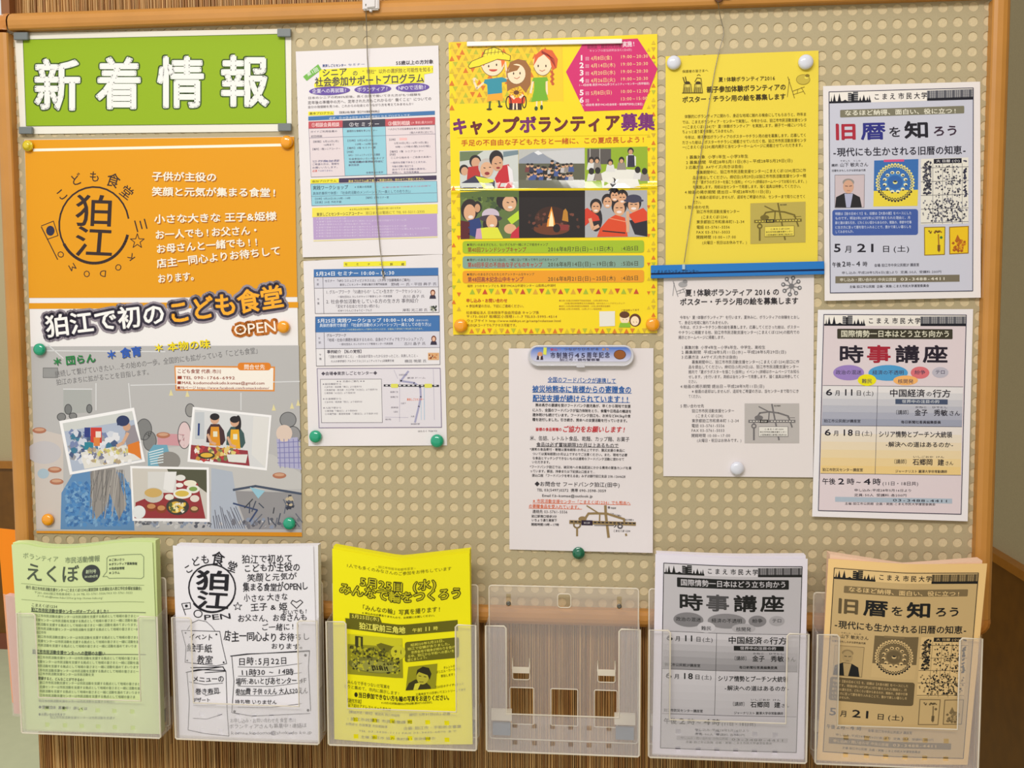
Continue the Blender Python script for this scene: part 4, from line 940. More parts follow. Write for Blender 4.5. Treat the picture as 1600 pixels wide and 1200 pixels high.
k.F(690, 270, 4.571)
k.quad((132, 122), (552, 128), (555, 466), (136, 474), (96, 116, 60), 3); k.quad((552, 128), (1024, 126), (1024, 462), (554, 466), (30, 20, 16), 3); k.quad((1024, 126), (1468, 124), (1470, 456), (1024, 462), (176, 176, 180), 3)
k.patches(136, 130, 552, 300, 60, 34, [(70, 90, 50), (120, 140, 70), (90, 110, 50), (50, 66, 40)], 3.3)
k.ell(200, 265, 62, 78, (44, 32, 30), 4); k.ell(200, 285, 42, 60, (222, 170, 132), 4.4); k.ell(208, 316, 18, 12, (236, 226, 220), 4.8); k.ell(256, 245, 30, 44, (40, 34, 32), 3.9); k.ell(256, 252, 20, 30, (206, 156, 120), 4.2)
k.poly([(134, 340), (200, 350), (200, 470), (136, 474)], (90, 24, 30), 4.5); k.poly([(190, 340), (270, 320), (285, 380), (240, 460), (190, 440)], (40, 60, 120), 4.5)
k.ell(350, 300, 62, 46, (206, 190, 206), 5); k.ell(350, 325, 82, 24, (70, 56, 70), 5.2); k.ell(352, 370, 58, 62, (48, 36, 36), 4.8); k.ell(358, 350, 40, 50, (222, 172, 134), 5.4); k.ell(360, 376, 16, 9, (236, 226, 220), 5.7)
k.poly([(250, 400), (320, 390), (400, 390), (440, 470), (245, 472)], (226, 228, 60), 5.6); k.poly([(250, 400), (280, 395), (290, 472), (240, 472)], (206, 160, 190), 5.8)
k.ell(466, 200, 76, 66, (40, 30, 30), 4.4); k.ell(484, 220, 50, 56, (222, 172, 134), 4.8); k.line([(466, 210), (480, 214)], 6, (40, 24, 24), 5.2); k.line([(500, 206), (512, 208)], 6, (40, 24, 24), 5.2); k.ell(490, 246, 16, 8, (236, 226, 220), 5.2)
k.poly([(470, 330), (550, 270), (553, 330), (500, 370)], (190, 220, 50), 5); k.ell(490, 400, 44, 36, (222, 172, 134), 5.4); k.poly([(500, 430), (552, 380), (554, 466), (490, 466)], (200, 40, 60), 5.6)
# camp fire
k.ell(785, 330, 120, 90, (60, 30, 16), 3.4, n=26); k.ell(785, 400, 130, 44, (110, 56, 26), 3.7); k.poly([(750, 385), (760, 320), (785, 240), (805, 330), (812, 380)], (240, 150, 50), 4.2); k.poly([(765, 382), (770, 330), (785, 270), (798, 335), (800, 382)], (252, 240, 190), 4.6)
k.poly([(860, 340), (870, 270), (885, 255), (900, 280), (906, 350)], (190, 130, 40), 4.2); k.patches(600, 260, 1000, 420, 26, 18, [(56, 34, 30), (90, 50, 34), (40, 26, 22), (120, 66, 50)], 3.9); k.rect(830, 370, 905, 410, (140, 50, 46), 4.3); k.ell(822, 396, 26, 30, (30, 20, 20), 4.5)
# life jackets
for x, y, r_, hat in ((1102, 240, 40, 0), (1185, 205, 40, 0), (1236, 160, 36, 0), (1290, 175, 40, 0), (1268, 250, 52, 0), (1372, 225, 52, 1)):
    k.ell(x, y - 10, r_ * 1.05, r_ * 1.15, (36, 28, 30), 4 + r_ * .01); k.ell(x, y + 8, r_ * .78, r_, (222, 168, 130), 4.6 + r_ * .01); k.ell(x, y + 30, r_ * .36, r_ * .18, (240, 226, 222), 5.3)
    k.line([(x - r_ * .45, y), (x - r_ * .15, y)], 6, (40, 24, 24), 5.4); k.line([(x + r_ * .15, y), (x + r_ * .45, y)], 6, (40, 24, 24), 5.4)
k.ell(1372, 185, 56, 30, (64, 62, 84), 5.6); k.ell(1372, 198, 72, 14, (64, 62, 84), 5.5)
k.ell(1102, 330, 46, 90, (38, 30, 32), 3.9)
k.poly([(1130, 400), (1190, 330), (1240, 300), (1310, 320), (1330, 455), (1110, 458)], (222, 74, 30), 5.6); k.line([(1150, 415), (1310, 430)], 9, (40, 30, 30), 6); k.line([(1200, 325), (1320, 350)], 6, (240, 150, 110), 6)
k.poly([(1040, 250), (1024, 260), (1024, 380), (1060, 350), (1130, 340), (1120, 310)], (214, 60, 36), 5.2); k.poly([(1330, 300), (1440, 250), (1468, 280), (1468, 340), (1380, 360)], (222, 70, 34), 5.2); k.poly([(1340, 340), (1468, 320), (1470, 456), (1380, 440)], (34, 32, 42), 5)
k.line([(1060, 330), (1080, 400), (1120, 380)], 24, (222, 172, 136), 5.9); k.line([(1330, 280), (1330, 420)], 22, (222, 172, 136), 5.9)
k.part('date_bands'); k.L = 3
BR_ = (66, 60, 30)
for y, c2, t1, t2, t3, t4, cc2 in ((488, (164, 192, 30), '●障がいのある子どもと、ない子どもが一緒にすごす総合キャンプ', '第40回フレンドシップキャンプ', '2016年8月7日(日)~11日(木)', ':4泊5日', (150, 50, 30)),
                               (596, (132, 166, 150), '●障がいのある子どもと5泊6日、一緒に泣いて笑って作り上げるキャンプ', '第60回手足の不自由な子どものキャンプ', '2016年8月14日(日)~19日(金)', ':5泊6日', (176, 50, 40)),
                               (700, (240, 160, 20), '●障がいのある子どもたちとのアットホームなキャンプ', '第48回高木記念山中キャンプ', '2016年8月21日(日)~25日(木)', ':4泊5日', (130, 40, 60))):
    k.rr(150, y, 1446, y + 88, 18, c2, 3, dy=-6); k.text(t1, 180, 830 if y == 596 else (760 if y < 590 else 662), y + 26, 20, BR_, y + 24, b=.01, L=4)
    k.text(t2, 186, 604 if y < 590 else (720 if y < 690 else 586), y + 62, 36, cc2, y + 60, b=.02, L=4); k.text(t3, 758, 1244 if y > 500 else 1226, y + 58, 36, BR_, y + 52, L=4, b=.01); k.text(t4, 1278, 1408, y + 52, 36, BR_, y + 50, L=4, b=.01)
k.part('contact_text')
DB = (130, 80, 20)
k.text('場所  3つのキャンプとも 東京YMCA山中湖センター 山梨県山中湖村', 182, 815, 808, 20, DB, 804, L=4)
k.text('申し込み・お問い合わせ', 175, 470, 912, 28, (196, 70, 20), b=.03, L=4); k.text('※参加希望の方は、下記にご連絡ください。', 175, 600, 951, 22, DB, L=4)
k.text('社会福祉法人 日本肢体不自由児協会 キャンプ係', 175, 695, 998, 22, DB, L=4); k.text('〒173-0037 板橋区小茂根1-1-7 TEL03-5995-4514', 175, 825, 1026, 22, DB, L=4)
k.text('ウェブサイト http://www.nishikyo.or.jp/camp/volunteer.html', 178, 852, 1056, 22, DB, L=4); k.text('右のQRコードでもアクセス可能です。', 182, 548, 1088, 22, DB, L=4)
for i, (t_, b_) in enumerate((('●主催 (社福)日本肢体不自由児協会、(公財)東京YMCA', 1190), ('        (社福)朝日新聞厚生文化事業団、NPO法人シニアボランティア', 1310), ('●協力 (公財)朝日新聞文化事業団、(公社)東京青年会議所', 1205), ('●後援 (公財)日本財団、(公財)キリン福祉財団', 1142))): k.text(t_, 838, b_, 912 + i * 20, 13, (170, 120, 20), L=4)
k.quad((1126, 990), (1238, 988), (1238, 1094), (1128, 1098), (236, 232, 222), 3)
k.text('ご参加待ってます', 1280, 1412, 984, 16, DB, 978, L=4)
k.ell(1308, 1040, 34, 40, SK, 4); k.ell(1306, 1014, 36, 24, (96, 50, 20), 4.4); k.ell(1382, 1052, 42, 46, (96, 50, 20), 4); k.ell(1380, 1058, 30, 34, SK, 4.6); k.poly([(1265, 1104), (1275, 1072), (1345, 1072), (1350, 1104)], (140, 190, 40), 4.9)
k.line([(1294, 1046), (1300, 1050)], 3, HB, 5); k.line([(1318, 1046), (1324, 1050)], 3, HB, 5); k.line([(1368, 1064), (1374, 1068)], 3, HB, 5); k.line([(1390, 1064), (1396, 1068)], 3, HB, 5)
def ridge(u, v):
    return 0 * u, 0 * u, .0024 * np.clip(np.minimum((v - .4845) / .021, (.513 - v) / .0075), 0, 1) + .0012 * np.sin(np.pi * v) + .0003
Sheet('poster', 'bright yellow camp volunteer poster with six photographs and a pink hexagon', 'poster', [(701, 66.5), (1027, 53), (1027, 520.5), (708, 523)], -.0010, YE, k, gloss=True, coated=True, warp=ridge, ny=170, nx=16)

# --- plain yellow call for pictures
def map_sketch(k, P, bg, dk, lt, small=True):
    """route map: P maps unit coordinates to crop coordinates"""
    k.quad(P(0, 0), P(1, 0), P(1, 1), P(0, 1), bg, 1.5)
    ln = lambda pts, w, c, L=3: k.line([P(*q) for q in pts], w, c, L)
    ln([(.26, .08), (.46, .22)], 10, dk); ln([(.50, .02), (.54, .3), (.63, .92)], 14, dk); ln([(.2, .4), (.28, .24), (.45, .21), (.62, .24), (.8, .32), (.87, .6)], 14, dk); ln([(.45, .22), (.44, .42)], 11, dk)
    ln([(.17, .5), (.17, .92)], 16, dk); k.ell(*P(.17, .57), 24, 24, dk, 3); k.ell(*P(.17, .57), 12, 10, bg, 3.5); k.ell(*P(.26, .36), 38, 22, dk, 3.1); ln([(.78, .36), (.92, .36)], 5, dk)
    ln([(.08, .45), (.92, .45)], 26, dk, 3.8)
    for i in range(15):
        if i not in (4, 5, 6): ln([(.1 + i * .055, .45), (.128 + i * .055, .45)], 8, lt, 4.4)
    k.quad(P(.28, .41), P(.43, .41), P(.43, .49), P(.28, .49), (30, 26, 26), 4.6); a, b = P(.3, .45), P(.41, .45); k.text('狛江駅', a[0], b[0], a[1], 14, lt, b[1], b=.02, L=5.4)
    a, b = P(.54, .06), P(.66, .06); k.text('狛江市役所', a[0], b[0], a[1], 14, (60, 56, 50), b[1], b=.02, L=4)
    k.quad(P(.26, .58), P(.8, .58), P(.8, .84), P(.26, .84), dk, 4.2); k.quad(P(.265, .59), P(.79, .59), P(.79, .825), P(.265, .825), lt, 4.8)
    for t_, u0, u1, v in (('こまえくぼ1234', .36, .71, .65), ('狛江市市民活動支援センター', .28, .77, .72), ('小田急線狛江駅南口徒歩3分', .28, .77, .79)): a, b = P(u0, v), P(u1, v); k.text(t_, a[0], b[0], a[1], 15, (50, 46, 40), b[1], b=.02, L=6)
def easel(k, x, y, s_, c_):
    q = lambda a, b: (x + a * s_, y + b * s_)
    k.line([q(0, 0), q(60, 190)], 6, c_, 3); k.line([q(14, 20), q(-4, 180)], 5, c_, 3); k.line([q(40, 130), q(150, 90)], 5, c_, 3); k.line([q(46, 160), q(140, 130)], 4, c_, 3); k.line([q(90, 110), q(84, 150)], 4, c_, 3); k.line([q(120, 95), q(155, 155)], 5, c_, 3)
k = Ink(); k.F(1020, 70, 5.714); YB = (92, 78, 20); YD = (66, 52, 18)
k.part('heading_text')
k.text('保護者の皆さまへ', 262, 495, 238, 26, YB, 228, L=3)
k.text('夏!体験ボランティア2016', 586, 1092, 310, 42, YD, 296, b=.02, L=3)
k.text('親子参加体験ボランティアの', 480, 1190, 400, 56, YD, 375, b=.035, L=3); k.text('ポスター・チラシ用の絵を募集します', 262, 1188, 490, 54, YD, 460, b=.035, L=3)
k.part('line_drawings')
for x in (310, 405):
    k.poly([(x - 40, 430), (x - 30, 350), (x + 30, 350), (x + 40, 430)], (196, 176, 70), 2); k.frame((x - 40, 430), (x - 30, 350), (x + 30, 350), (x + 40, 430), 5, YB, 3); k.ell(x, 340, 24, 14, YD, 3.2); k.ell(x + 2, 365, 15, 18, (224, 204, 90), 3)
    for i in range(4): k.line([(x - 24 + i * 14, 380), (x - 30 + i * 16, 425)], 6, YB, 3.5)
k.line([(270, 290), (285, 340)], 9, YB, 3); k.line([(290, 285), (300, 330)], 9, YB, 3); k.line([(395, 275), (410, 265), (425, 275)], 5, YB, 3); k.line([(375, 330), (395, 295), (430, 300), (436, 350)], 6, YB, 3); k.line([(262, 430), (440, 428)], 7, YB, 3)
easel(k, 1205, 285, 1, (140, 120, 40)); k.ell(1342, 310, 60, 44, (206, 184, 70), 2); k.ell(1372, 292, 18, 12, (240, 222, 90), 2.6); k.ring(1342, 310, 60, 44, 4, (160, 140, 50), 2.8); k.ell(1380, 275, 20, 14, (140, 120, 40), 2.9)
k.part('body_text')
def BT(rows, h, c_, sl=-.019):
    for t_, a, b, y in rows: k.text(t_, a, b, y, h, c_, y + (b - a) * sl, L=3)
BT([(' 体験的にボランティアに関わり、身近な地域に触れる機会にしてもらおうと、昨年ま', 275, 1372, 640), ('では、こまえボランティア・センターで実施し、今年からは、狛江市市民活動支援センタ', 262, 1376, 690), ('ー(こまえくぼ1234)で“夏!体験ボランティア”を実施します。親子で一緒にいつもと', 262, 1372, 734), ('ちょっと違う夏を体験してみませんか。', 262, 738, 776),
    (' 今年は、親子参加ボランティアのポスターやチラシ用の絵を募集します。応募してく', 275, 1372, 826), ('ださった絵は、ポスターやチラシに掲載させていただく他、狛江市市民活動支援センタ', 262, 1372, 872), ('ー(こまえくぼ1234)館内掲示と当センターホームページに掲載させていただきます。', 262, 1355, 914),
    ('1 募集対象  小学1年生~小学3年生', 295, 852, 1004), ('2 募集期間  平成28年5月11日(水)~平成28年5月29日(日)', 295, 1250, 1050), ('3 応募方法  A4サイズ(向きは自由)', 292, 808, 1094), ('募集期間中に、狛江市市民活動支援センター(こまえくぼ1234)窓口に作', 388, 1368, 1138), ('品を提出してください。締切日(5月29日)は狛江市市民活動支援センター館', 355, 1370, 1186)], 32, YB)
k.F(1010, 270, 5.503)
BT([('内で「夏ボラのポスターを描こう(仮称)」イベント(詳細はホームページでお知らせします。)', 398, 1380, 80), ('を実施します。用紙は当センターで用意します。描く道具は持参してください。', 398, 1342, 122), ('4 絵画の掲示期間 提出日~平成28年9月11日(日)', 328, 1070, 166), ('※絵画の返却はしませんが、返却をご希望の方は、センターまで取りにきてく', 430, 1370, 210), ('ださい。', 400, 482, 252),
    ('5 問い合わせ先', 328, 538, 296), ('狛江市市民活動支援センター', 430, 802, 334), ('(こまえくぼ1234)', 470, 700, 380), ('東京都狛江市和泉本町1-2-34', 430, 842, 422), ('電話 03-5761-5556', 430, 718, 467), ('FAX 03-5761-5033', 430, 720, 510), ('開館時間 10:00~17:00', 428, 770, 553), ('(火曜日・祝日はお休みです。)', 478, 865, 600)], 30, YB, -.008)
k.part('route_map'); map_sketch(k, lambda u, v: (894 + 474 * u, 262 - 14 * u + 350 * v), (190, 172, 84), (118, 104, 44), (236, 216, 90))
Sheet('notice_sheet', 'plain yellow sheet calling for pictures, held by two white magnets above the blue bar', 'notice', [(1040, 88), (1279, 79), (1277.5, 412), (1040, 418)], -.0018, (240, 216, 72), k,
      warp=lambda u, v: (0 * u, 0 * u, .0006 * np.sin(3 * u + 2 * v)))

# --- white call for pictures
k = Ink(); k.F(1010, 420, 5.714); WG = (96, 92, 98)
k.part('heading_text')
k.text('夏!体験ボランティア 2016 の', 345, 1188, 214, 62, (44, 40, 46), 205, b=.03, L=3); k.text('ポスター・チラシ用の絵を募集します', 298, 1358, 296, 62, (44, 40, 46), 284, b=.035, L=3)
k.part('line_drawings'); easel(k, 238, 110, .72, (150, 148, 150)); k.ell(325, 140, 40, 26, (170, 168, 170), 2); k.ell(345, 115, 22, 16, (150, 148, 150), 2.4)
for a in range(8):
    t_ = a * math.pi / 4 + .2; k.line([(1295, 155), (1295 + 62 * math.cos(t_), 155 + 62 * math.sin(t_))], 11, (150, 148, 150), 3); k.ell(1295 + 74 * math.cos(t_), 155 + 74 * math.sin(t_), 19, 19, (110, 108, 112), 3.2); k.ell(1295 + 76 * math.cos(t_), 155 + 76 * math.sin(t_), 9, 9, (206, 204, 206), 3.7)
k.ell(1295, 155, 24, 24, (120, 118, 122), 3.4)
k.part('body_text')
BT([(' 今年も“夏!体験ボランティア”を行います。夏休みに、ボランティアの体験をとおし', 290, 1368, 434), ('て、身近な地域に触れてみませんか。', 285, 748, 480), (' 今年は、ポスターやチラシ用の絵を募集します。応募してくださった絵は、ポスター', 290, 1368, 522), ('やチラシに掲載する他、狛江市市民活動支援センター(こまえくぼ1234)の館内での', 285, 1368, 568), ('掲示とホームページに掲載します。', 285, 715, 612),
    ('1 募集対象  小学4年生~小学6年生、中学生、高校生', 312, 1062, 702), ('2 募集期間  平成28年5月11日(水)~平成28年5月29日(日)', 312, 1250, 744), ('3 応募方法  A4サイズ(向きは自由)', 312, 815, 788), ('募集期間中に、狛江市市民活動支援センター(こまえくぼ1234)窓口に作', 405, 1365, 832), ('品を提出してください。締切日(5月29日)は、狛江市市民活動支援センター', 375, 1362, 876), ('館内で「夏ボラポスターを描こう(仮称)」イベント(詳細はホームページでお知ら', 375, 1366, 920), ('せします。)を行います。用紙は当センターで用意します。描く道具は持参してく', 375, 1366, 964), ('ださい。', 375, 465, 1006),
    ('4 絵画の掲示期間 提出日~平成28年9月11日(日)', 302, 1055, 1050), ('※絵画の返却はしませんが、返却をご希望の方は、当センターまで取りにき', 405, 1362, 1094), ('てください。', 375, 500, 1138)], 32, WG, -.003)
k.F(1010, 580, 5.714)
BT([('5 問い合わせ先', 302, 515, 310), ('狛江市市民活動支援センター', 405, 785, 354), ('(こまえくぼ1234)', 440, 685, 398), ('東京都狛江市和泉本町 1-2-34', 405, 825, 442), ('電話 03-5761-5556', 402, 698, 486), ('FAX 03-5761-5033', 402, 698, 528), ('開館時間 10:00~17:00', 400, 748, 574), ('(火曜日・祝日はお休みです。)', 450, 850, 618)], 32, WG, -.003)
k.part('route_map'); map_sketch(k, lambda u, v: (877 + 487 * u, 288 + 354 * v), (190, 184, 182), (118, 114, 116), (230, 226, 220))
Sheet('notice_sheet', 'white sheet calling for pictures, hanging under the blue magnetic bar', 'notice', [(1037, 424), (1272, 420), (1270.5, 746), (1036.5, 744)], -.0010, (232, 224, 224), k,
      warp=lambda u, v: (0 * u, 0 * u, .0022 * v ** 3 * (.4 + .6 * u)))

# --- food bank sheet
k = Ink(); k.F(770, 520, 5.926); FB = (28, 98, 176); FK_ = (50, 46, 52)
k.part('heading_text')
k.text('全国のフードバンクが連携して', 508, 1142, 432, 50, FB, 446, b=.012, L=3); k.line([(508, 458), (1142, 468)], 4, FB, 3)
k.text('被災地熊本に皆様からの寄贈食の', 365, 1284, 520, 66, FB, 527, b=.03, L=3); k.line([(365, 549), (1284, 560)], 5, FB, 3)
k.text('配送支援が続けられています!!', 368, 1268, 606, 66, FB, 616, b=.03, L=3); k.line([(368, 634), (1268, 646)], 5, FB, 3)
k.text('皆様の食品寄贈の', 395, 640, 893, 32, (206, 40, 50), 895, b=.03, L=3); k.text('ご協力をお願いします!', 645, 1235, 890, 58, (206, 36, 46), 896, b=.03, L=3, sk=.18)
k.text('米、缶詰、レトルト食品、乾麺、カップ麺、お菓子', 342, 1266, 974, 44, FK_, 986, L=3); k.text('食品は必ず賞味期限3か月以上あるもので', 402, 1165, 1034, 42, FK_, 1044, b=.01, L=3); k.line([(402, 1053), (1165, 1062)], 4, FK_, 3)
k.part('body_text')
def FT(t_, a, b, y, h=30, c_=FK_, b_=.02, sl=.014): k.text(t_, a, b, y, h, c_, y + (b - a) * sl, b=b_, L=3)
FT(' 熊本県庁の要請を受けフードバンク鹿児島が、早くから現地で支援', 385, 1276, 668); FT('に入り、全国のフードバンクが協力体制をとり、食糧や日用品の輸送を', 366, 1284, 714); FT('連休明けも続けています。フードバンク狛江も、お米など84.5kgの食', 366, 1276, 758); FT('糧を送付しました。引き続き、熊本への支援活動を行っていきます。', 366, 1262, 802)
k.F(770, 690, 5.926)
FT('*通常の食品寄付・寄贈は賞味期限1か月以上ですが、震災支援の食品に', 342, 1224, 70, 27, b_=.012); FT('ついては賞味期限3か月以上ですのでご注意ください。また、現地で必要', 366, 1246, 112, 27, b_=.012); FT('な食品とマッチングできないものは通常のフードバンク活動に使わせて', 366, 1218, 152, 27, b_=.012); FT('いただきます。', 362, 545, 188, 27, b_=.012)
FT('*フードバンク狛江では、被災地への食品配送にかかる費用の緊急カンパを募', 342, 1284, 232, 27, b_=.012); FT('っています。郵送、持参または下記振込口座まで…', 342, 950, 272, 27, b_=.012); FT('振込口座 「フードバンクを考える会」みずほ銀行狛江支店 258-1264628', 362, 1228, 312, 27, b_=.012)
FT('◆お問合せ フードバンク狛江(田中)', 385, 1178, 390, 44, b_=.01); FT('TEL 03(5497)0272  携帯 090-3598-3059', 408, 1050, 446, 32, b_=.01); FT('Email f.b-komae@outlook.jp', 456, 925, 498, 32, b_=.01)
OG = (226, 112, 70)
FT('※市民活動支援センター「こまえくぼ1234」でも熊本へ', 370, 1275, 548, 36, OG, .01, .024); k.line([(370, 568), (1275, 586)], 4, OG, 3); FT('の寄贈食品を受入れています。', 332, 820, 596, 36, OG, .02, .024); k.line([(332, 616), (825, 626)], 4, OG, 3)
FT('連絡先 03-5761-5556', 366, 692, 646, 34, b_=0); FT('狛江駅南口徒歩3分', 358, 592, 690, 26, b_=.02); FT('いちょう通り高架下', 358, 594, 726, 26, b_=.02); FT('開館時間10時~17時', 355, 612, 766, 26, b_=.02)
k.part('route_map'); MP = (148, 124, 84)
k.line([(870, 594), (975, 660)], 12, MP, 3); k.line([(1042, 594), (1046, 680), (1072, 885)], 24, MP, 3); k.line([(850, 720), (885, 666), (960, 664), (1060, 668), (1215, 718), (1218, 770)], 20, MP, 3.1); k.line([(990, 670), (988, 740)], 13, MP, 3); k.ell(830, 716, 38, 24, MP, 3.2)
k.ring(780, 772, 30, 26, 14, MP, 3.1); k.line([(780, 800), (780, 872)], 18, MP, 3.1); k.line([(1232, 855), (1236, 870)], 18, MP, 3); k.line([(715, 744), (1318, 762)], 34, MP, 3.6)
for i in range(17):
    if i not in (3, 4, 5): k.line([(722 + i * 36, 741 + i * 1), (742 + i * 36, 742 + i * 1)], 12, (40, 34, 40), 4.2)
k.quad((820, 728), (924, 730), (924, 776), (820, 774), (44, 30, 50), 4.6); k.text('狛江駅', 842, 900, 752, 18, (220, 214, 220), 753, L=5.4)
k.line([(940, 776), (1120, 778)], 5, FK_, 3.4); k.line([(1122, 764), (1142, 778), (1122, 794)], 6, FK_, 4); k.ring(1178, 784, 20, 18, 12, (110, 104, 110), 4.4); k.ell(1075, 610, 11, 11, (110, 104, 110), 3.4)
FT('市役所', 1092, 1142, 616, 16); FT('いちょう通り', 1090, 1190, 662, 16, sl=.3); FT('狛江市駅→', 1220, 1308, 724, 16); FT('こまえくぼ 1234', 1115, 1272, 826, 22)
Sheet('notice_sheet', 'white food bank relief notice with blue heading, clipped under the rounded magnet', 'notice', [(795, 544.5), (1021, 544), (1020, 864), (796, 858.5)], -.0010, (230, 222, 224), k,
      warp=lambda u, v: (0 * u, 0 * u, .006 * np.maximum(0, v - .6) ** 2 * (u * 5.5) + .001))
# rounded souvenir magnet that holds it
cl = empty('clip_magnet', tuple(at(908, 576, -.0035)), 'rounded blue and silver anniversary magnet above the food bank notice', 'magnet')
a0 = at(826.5, 541, -.010); a1 = at(989, 571, -.010)
x0_, x1_, z1_, z0_ = a0[0], a1[0], a0[2], a1[2]
ol = rrect(x0_, z0_, x1_, z1_, (z1_ - z0_) * .48, 8)
link('magnet_body', plate_mesh('magnet_body', ol, [], -.0105, -.0035), mat('silver_plastic', (206, 204, 210), .25, .5, coat=.5), cl)
link('rounded_rim', tube_mesh('rounded_rim', [(x, -.0095, z) for x, z in ol], .0016, 8, True), MATS['silver_plastic'], cl)
box('clasp', ((x0_ + x1_) / 2 - .006, -.0118, z0_ - .003), ((x0_ + x1_) / 2 + .006, -.0095, z0_ + .0015), MATS['silver_plastic'], cl, .0005)
ol2 = rrect(x0_ + .0025, z0_ + .0055, x1_ - .0025, z1_ - .0015, (z1_ - z0_ - .007) * .48, 8)
me = plate_mesh('blue_label', ol2, [], -.0112, -.0104)
m_, N, Lk = nodes('label_blue_print'); b_ = N['Principled BSDF']; tc = N.new('ShaderNodeTexCoord'); sx = N.new('ShaderNodeSeparateXYZ'); rp = N.new('ShaderNodeValToRGB')
rp.color_ramp.elements[0].color = (*srgb((214, 212, 232)), 1); rp.color_ramp.elements[1].color = (*srgb((60, 110, 200)), 1); Lk.new(tc.outputs['Generated'], sx.inputs[0]); Lk.new(sx.outputs['Z'], rp.inputs[0]); Lk.new(rp.outputs[0], b_.inputs['Base Color']); b_.inputs['Roughness'].default_value = .2
link('blue_label', me, m_, cl)
k = Ink(); k.F(770, 520, 5.926); k.part('lettering')
for i, ch in enumerate('市制施行45周年記念'): k.text(ch, 532 + i * 56, 580 + i * 56, 208 - i * .3, 54, (50, 44, 76), b=.025, L=3)
k.text('狛江市・調布警察署', 618, 992, 250, 24, (70, 64, 90), 249, b=.02, L=3); k.text('安心・', 530, 640, 155, 24, (206, 60, 80), 153, b=.03, L=3); k.text('つながりひろがる', 655, 985, 152, 24, (90, 80, 100), 150, b=.02, L=3); k.text('まち', 1005, 1080, 152, 24, (222, 160, 60), 151, b=.03, L=3)
k.poly([(470, 135), (500, 138), (496, 205), (466, 200)], (222, 226, 90), 3); k.poly([(405, 250), (412, 212), (462, 212), (466, 250)], (60, 44, 60), 3); k.poly([(428, 214), (444, 214), (440, 250), (430, 250)], (230, 226, 226), 3.5); k.ell(437, 198, 24, 22, (214, 150, 110), 3.4)
k.ell(1176, 202, 54, 42, (150, 88, 40), 3); k.ring(1176, 202, 54, 42, 4, (90, 50, 20), 3.6)
sh = Sheet.__new__(Sheet); sh.warp = None; sh.Y = -.0113; sh.lift = .00005; sh.root = cl; sh.h = np.eye(3); sh.print(k)
# handwriting on the blue bar
k = Ink(); k.F(1010, 270, 5.503); k.part('handwriting'); k.text('こまえボランティアセンター', 60, 450, 853, 30, (10, 30, 70), 844, b=.01, L=1, jit=.8)
sh = Sheet.__new__(Sheet); sh.warp = None; sh.Y = -.0086; sh.lift = .00005; sh.root = blue; sh.h = np.eye(3); sh.print(k)

# --- the two lecture posters, also printed as leaflets
NV = (40, 40, 70)
def masthead(k, x0, x1, y0, dy, h):
    """skyline strip between x0 and x1 with its frame corner at y0; dy: how far the right end lies lower"""
    Y = lambda x, t_: y0 + dy * (x - x0) / (x1 - x0) + t_ * h
    W_ = x1 - x0
    k.quad((x0, Y(x0, 0)), (x1, Y(x1, 0)), (x1, Y(x1, 1)), (x0, Y(x0, 1)), (244, 238, 232), 2)
    X = lambda u: x0 + u * W_
    k.quad((X(0), Y(X(0), .82)), (X(.29), Y(X(.29), .82)), (X(.29), Y(X(.29), 1)), (X(0), Y(X(0), 1)), (24, 24, 36), 3)
    for u, t_, w_b in ((.015, .35, .006), (.035, .15, .012), (.07, .12, .014), (.11, .7, .03), (.215, .45, .01), (.24, .3, .014), (.265, .5, .01), (.28, .35, .008)):
        k.poly([(X(u - w_b), Y(X(u), .95)), (X(u), Y(X(u), t_)), (X(u + w_b), Y(X(u), .95))], (24, 24, 36), 3.1)
    for u0, u1, t_ in ((.13, .155, .12), (.165, .2, .05)):
        k.quad((X(u0), Y(X(u0), t_)), (X(u1), Y(X(u1), t_)), (X(u1), Y(X(u1), .9)), (X(u0), Y(X(u0), .9)), (80, 80, 88), 3)
        for i in range(4): k.line([(X(u0), Y(X(u0), t_ + .15 + i * .18)), (X(u1), Y(X(u1), t_ + .15 + i * .18))], 2.5, (230, 226, 222), 3.6)
    k.quad((X(.153), Y(X(.153), .2)), (X(.172), Y(X(.172), .2)), (X(.172), Y(X(.172), .95)), (X(.153), Y(X(.153), .95)), (20, 20, 30), 3.8)
    k.quad((X(.68), Y(X(.68), .12)), (X(1), Y(X(1), .08)), (X(1), Y(X(1), .8)), (X(.68), Y(X(.68), .8)), (120, 120, 128), 3)
    for i in range(22): k.line([(X(.69 + i * .0145), Y(X(.69 + i * .0145), .15)), (X(.69 + i * .0145), Y(X(.69 + i * .0145), .78))], 3 if i % 4 else 7, (222, 218, 214) if i % 4 else (60, 60, 70), 3.5)
    for i in range(4): k.line([(X(.68), Y(X(.68), .25 + i * .15)), (X(1), Y(X(1), .25 + i * .15))], 2.5, (90, 90, 98), 3.7)
    k.quad((X(.68), Y(X(.68), .78)), (X(1), Y(X(1), .76)), (X(1), Y(X(1), 1)), (X(.68), Y(X(.68), 1)), (24, 24, 36), 4)
    for u, ch in zip((.33, .385, .44, .50, .555, .61, .66), 'こまえ市民大学'): k.text(ch, X(u) - h * .27, X(u) + h * .27, Y(X(u), .52), h * .56, (40, 36, 46), b=.03, L=3.4)
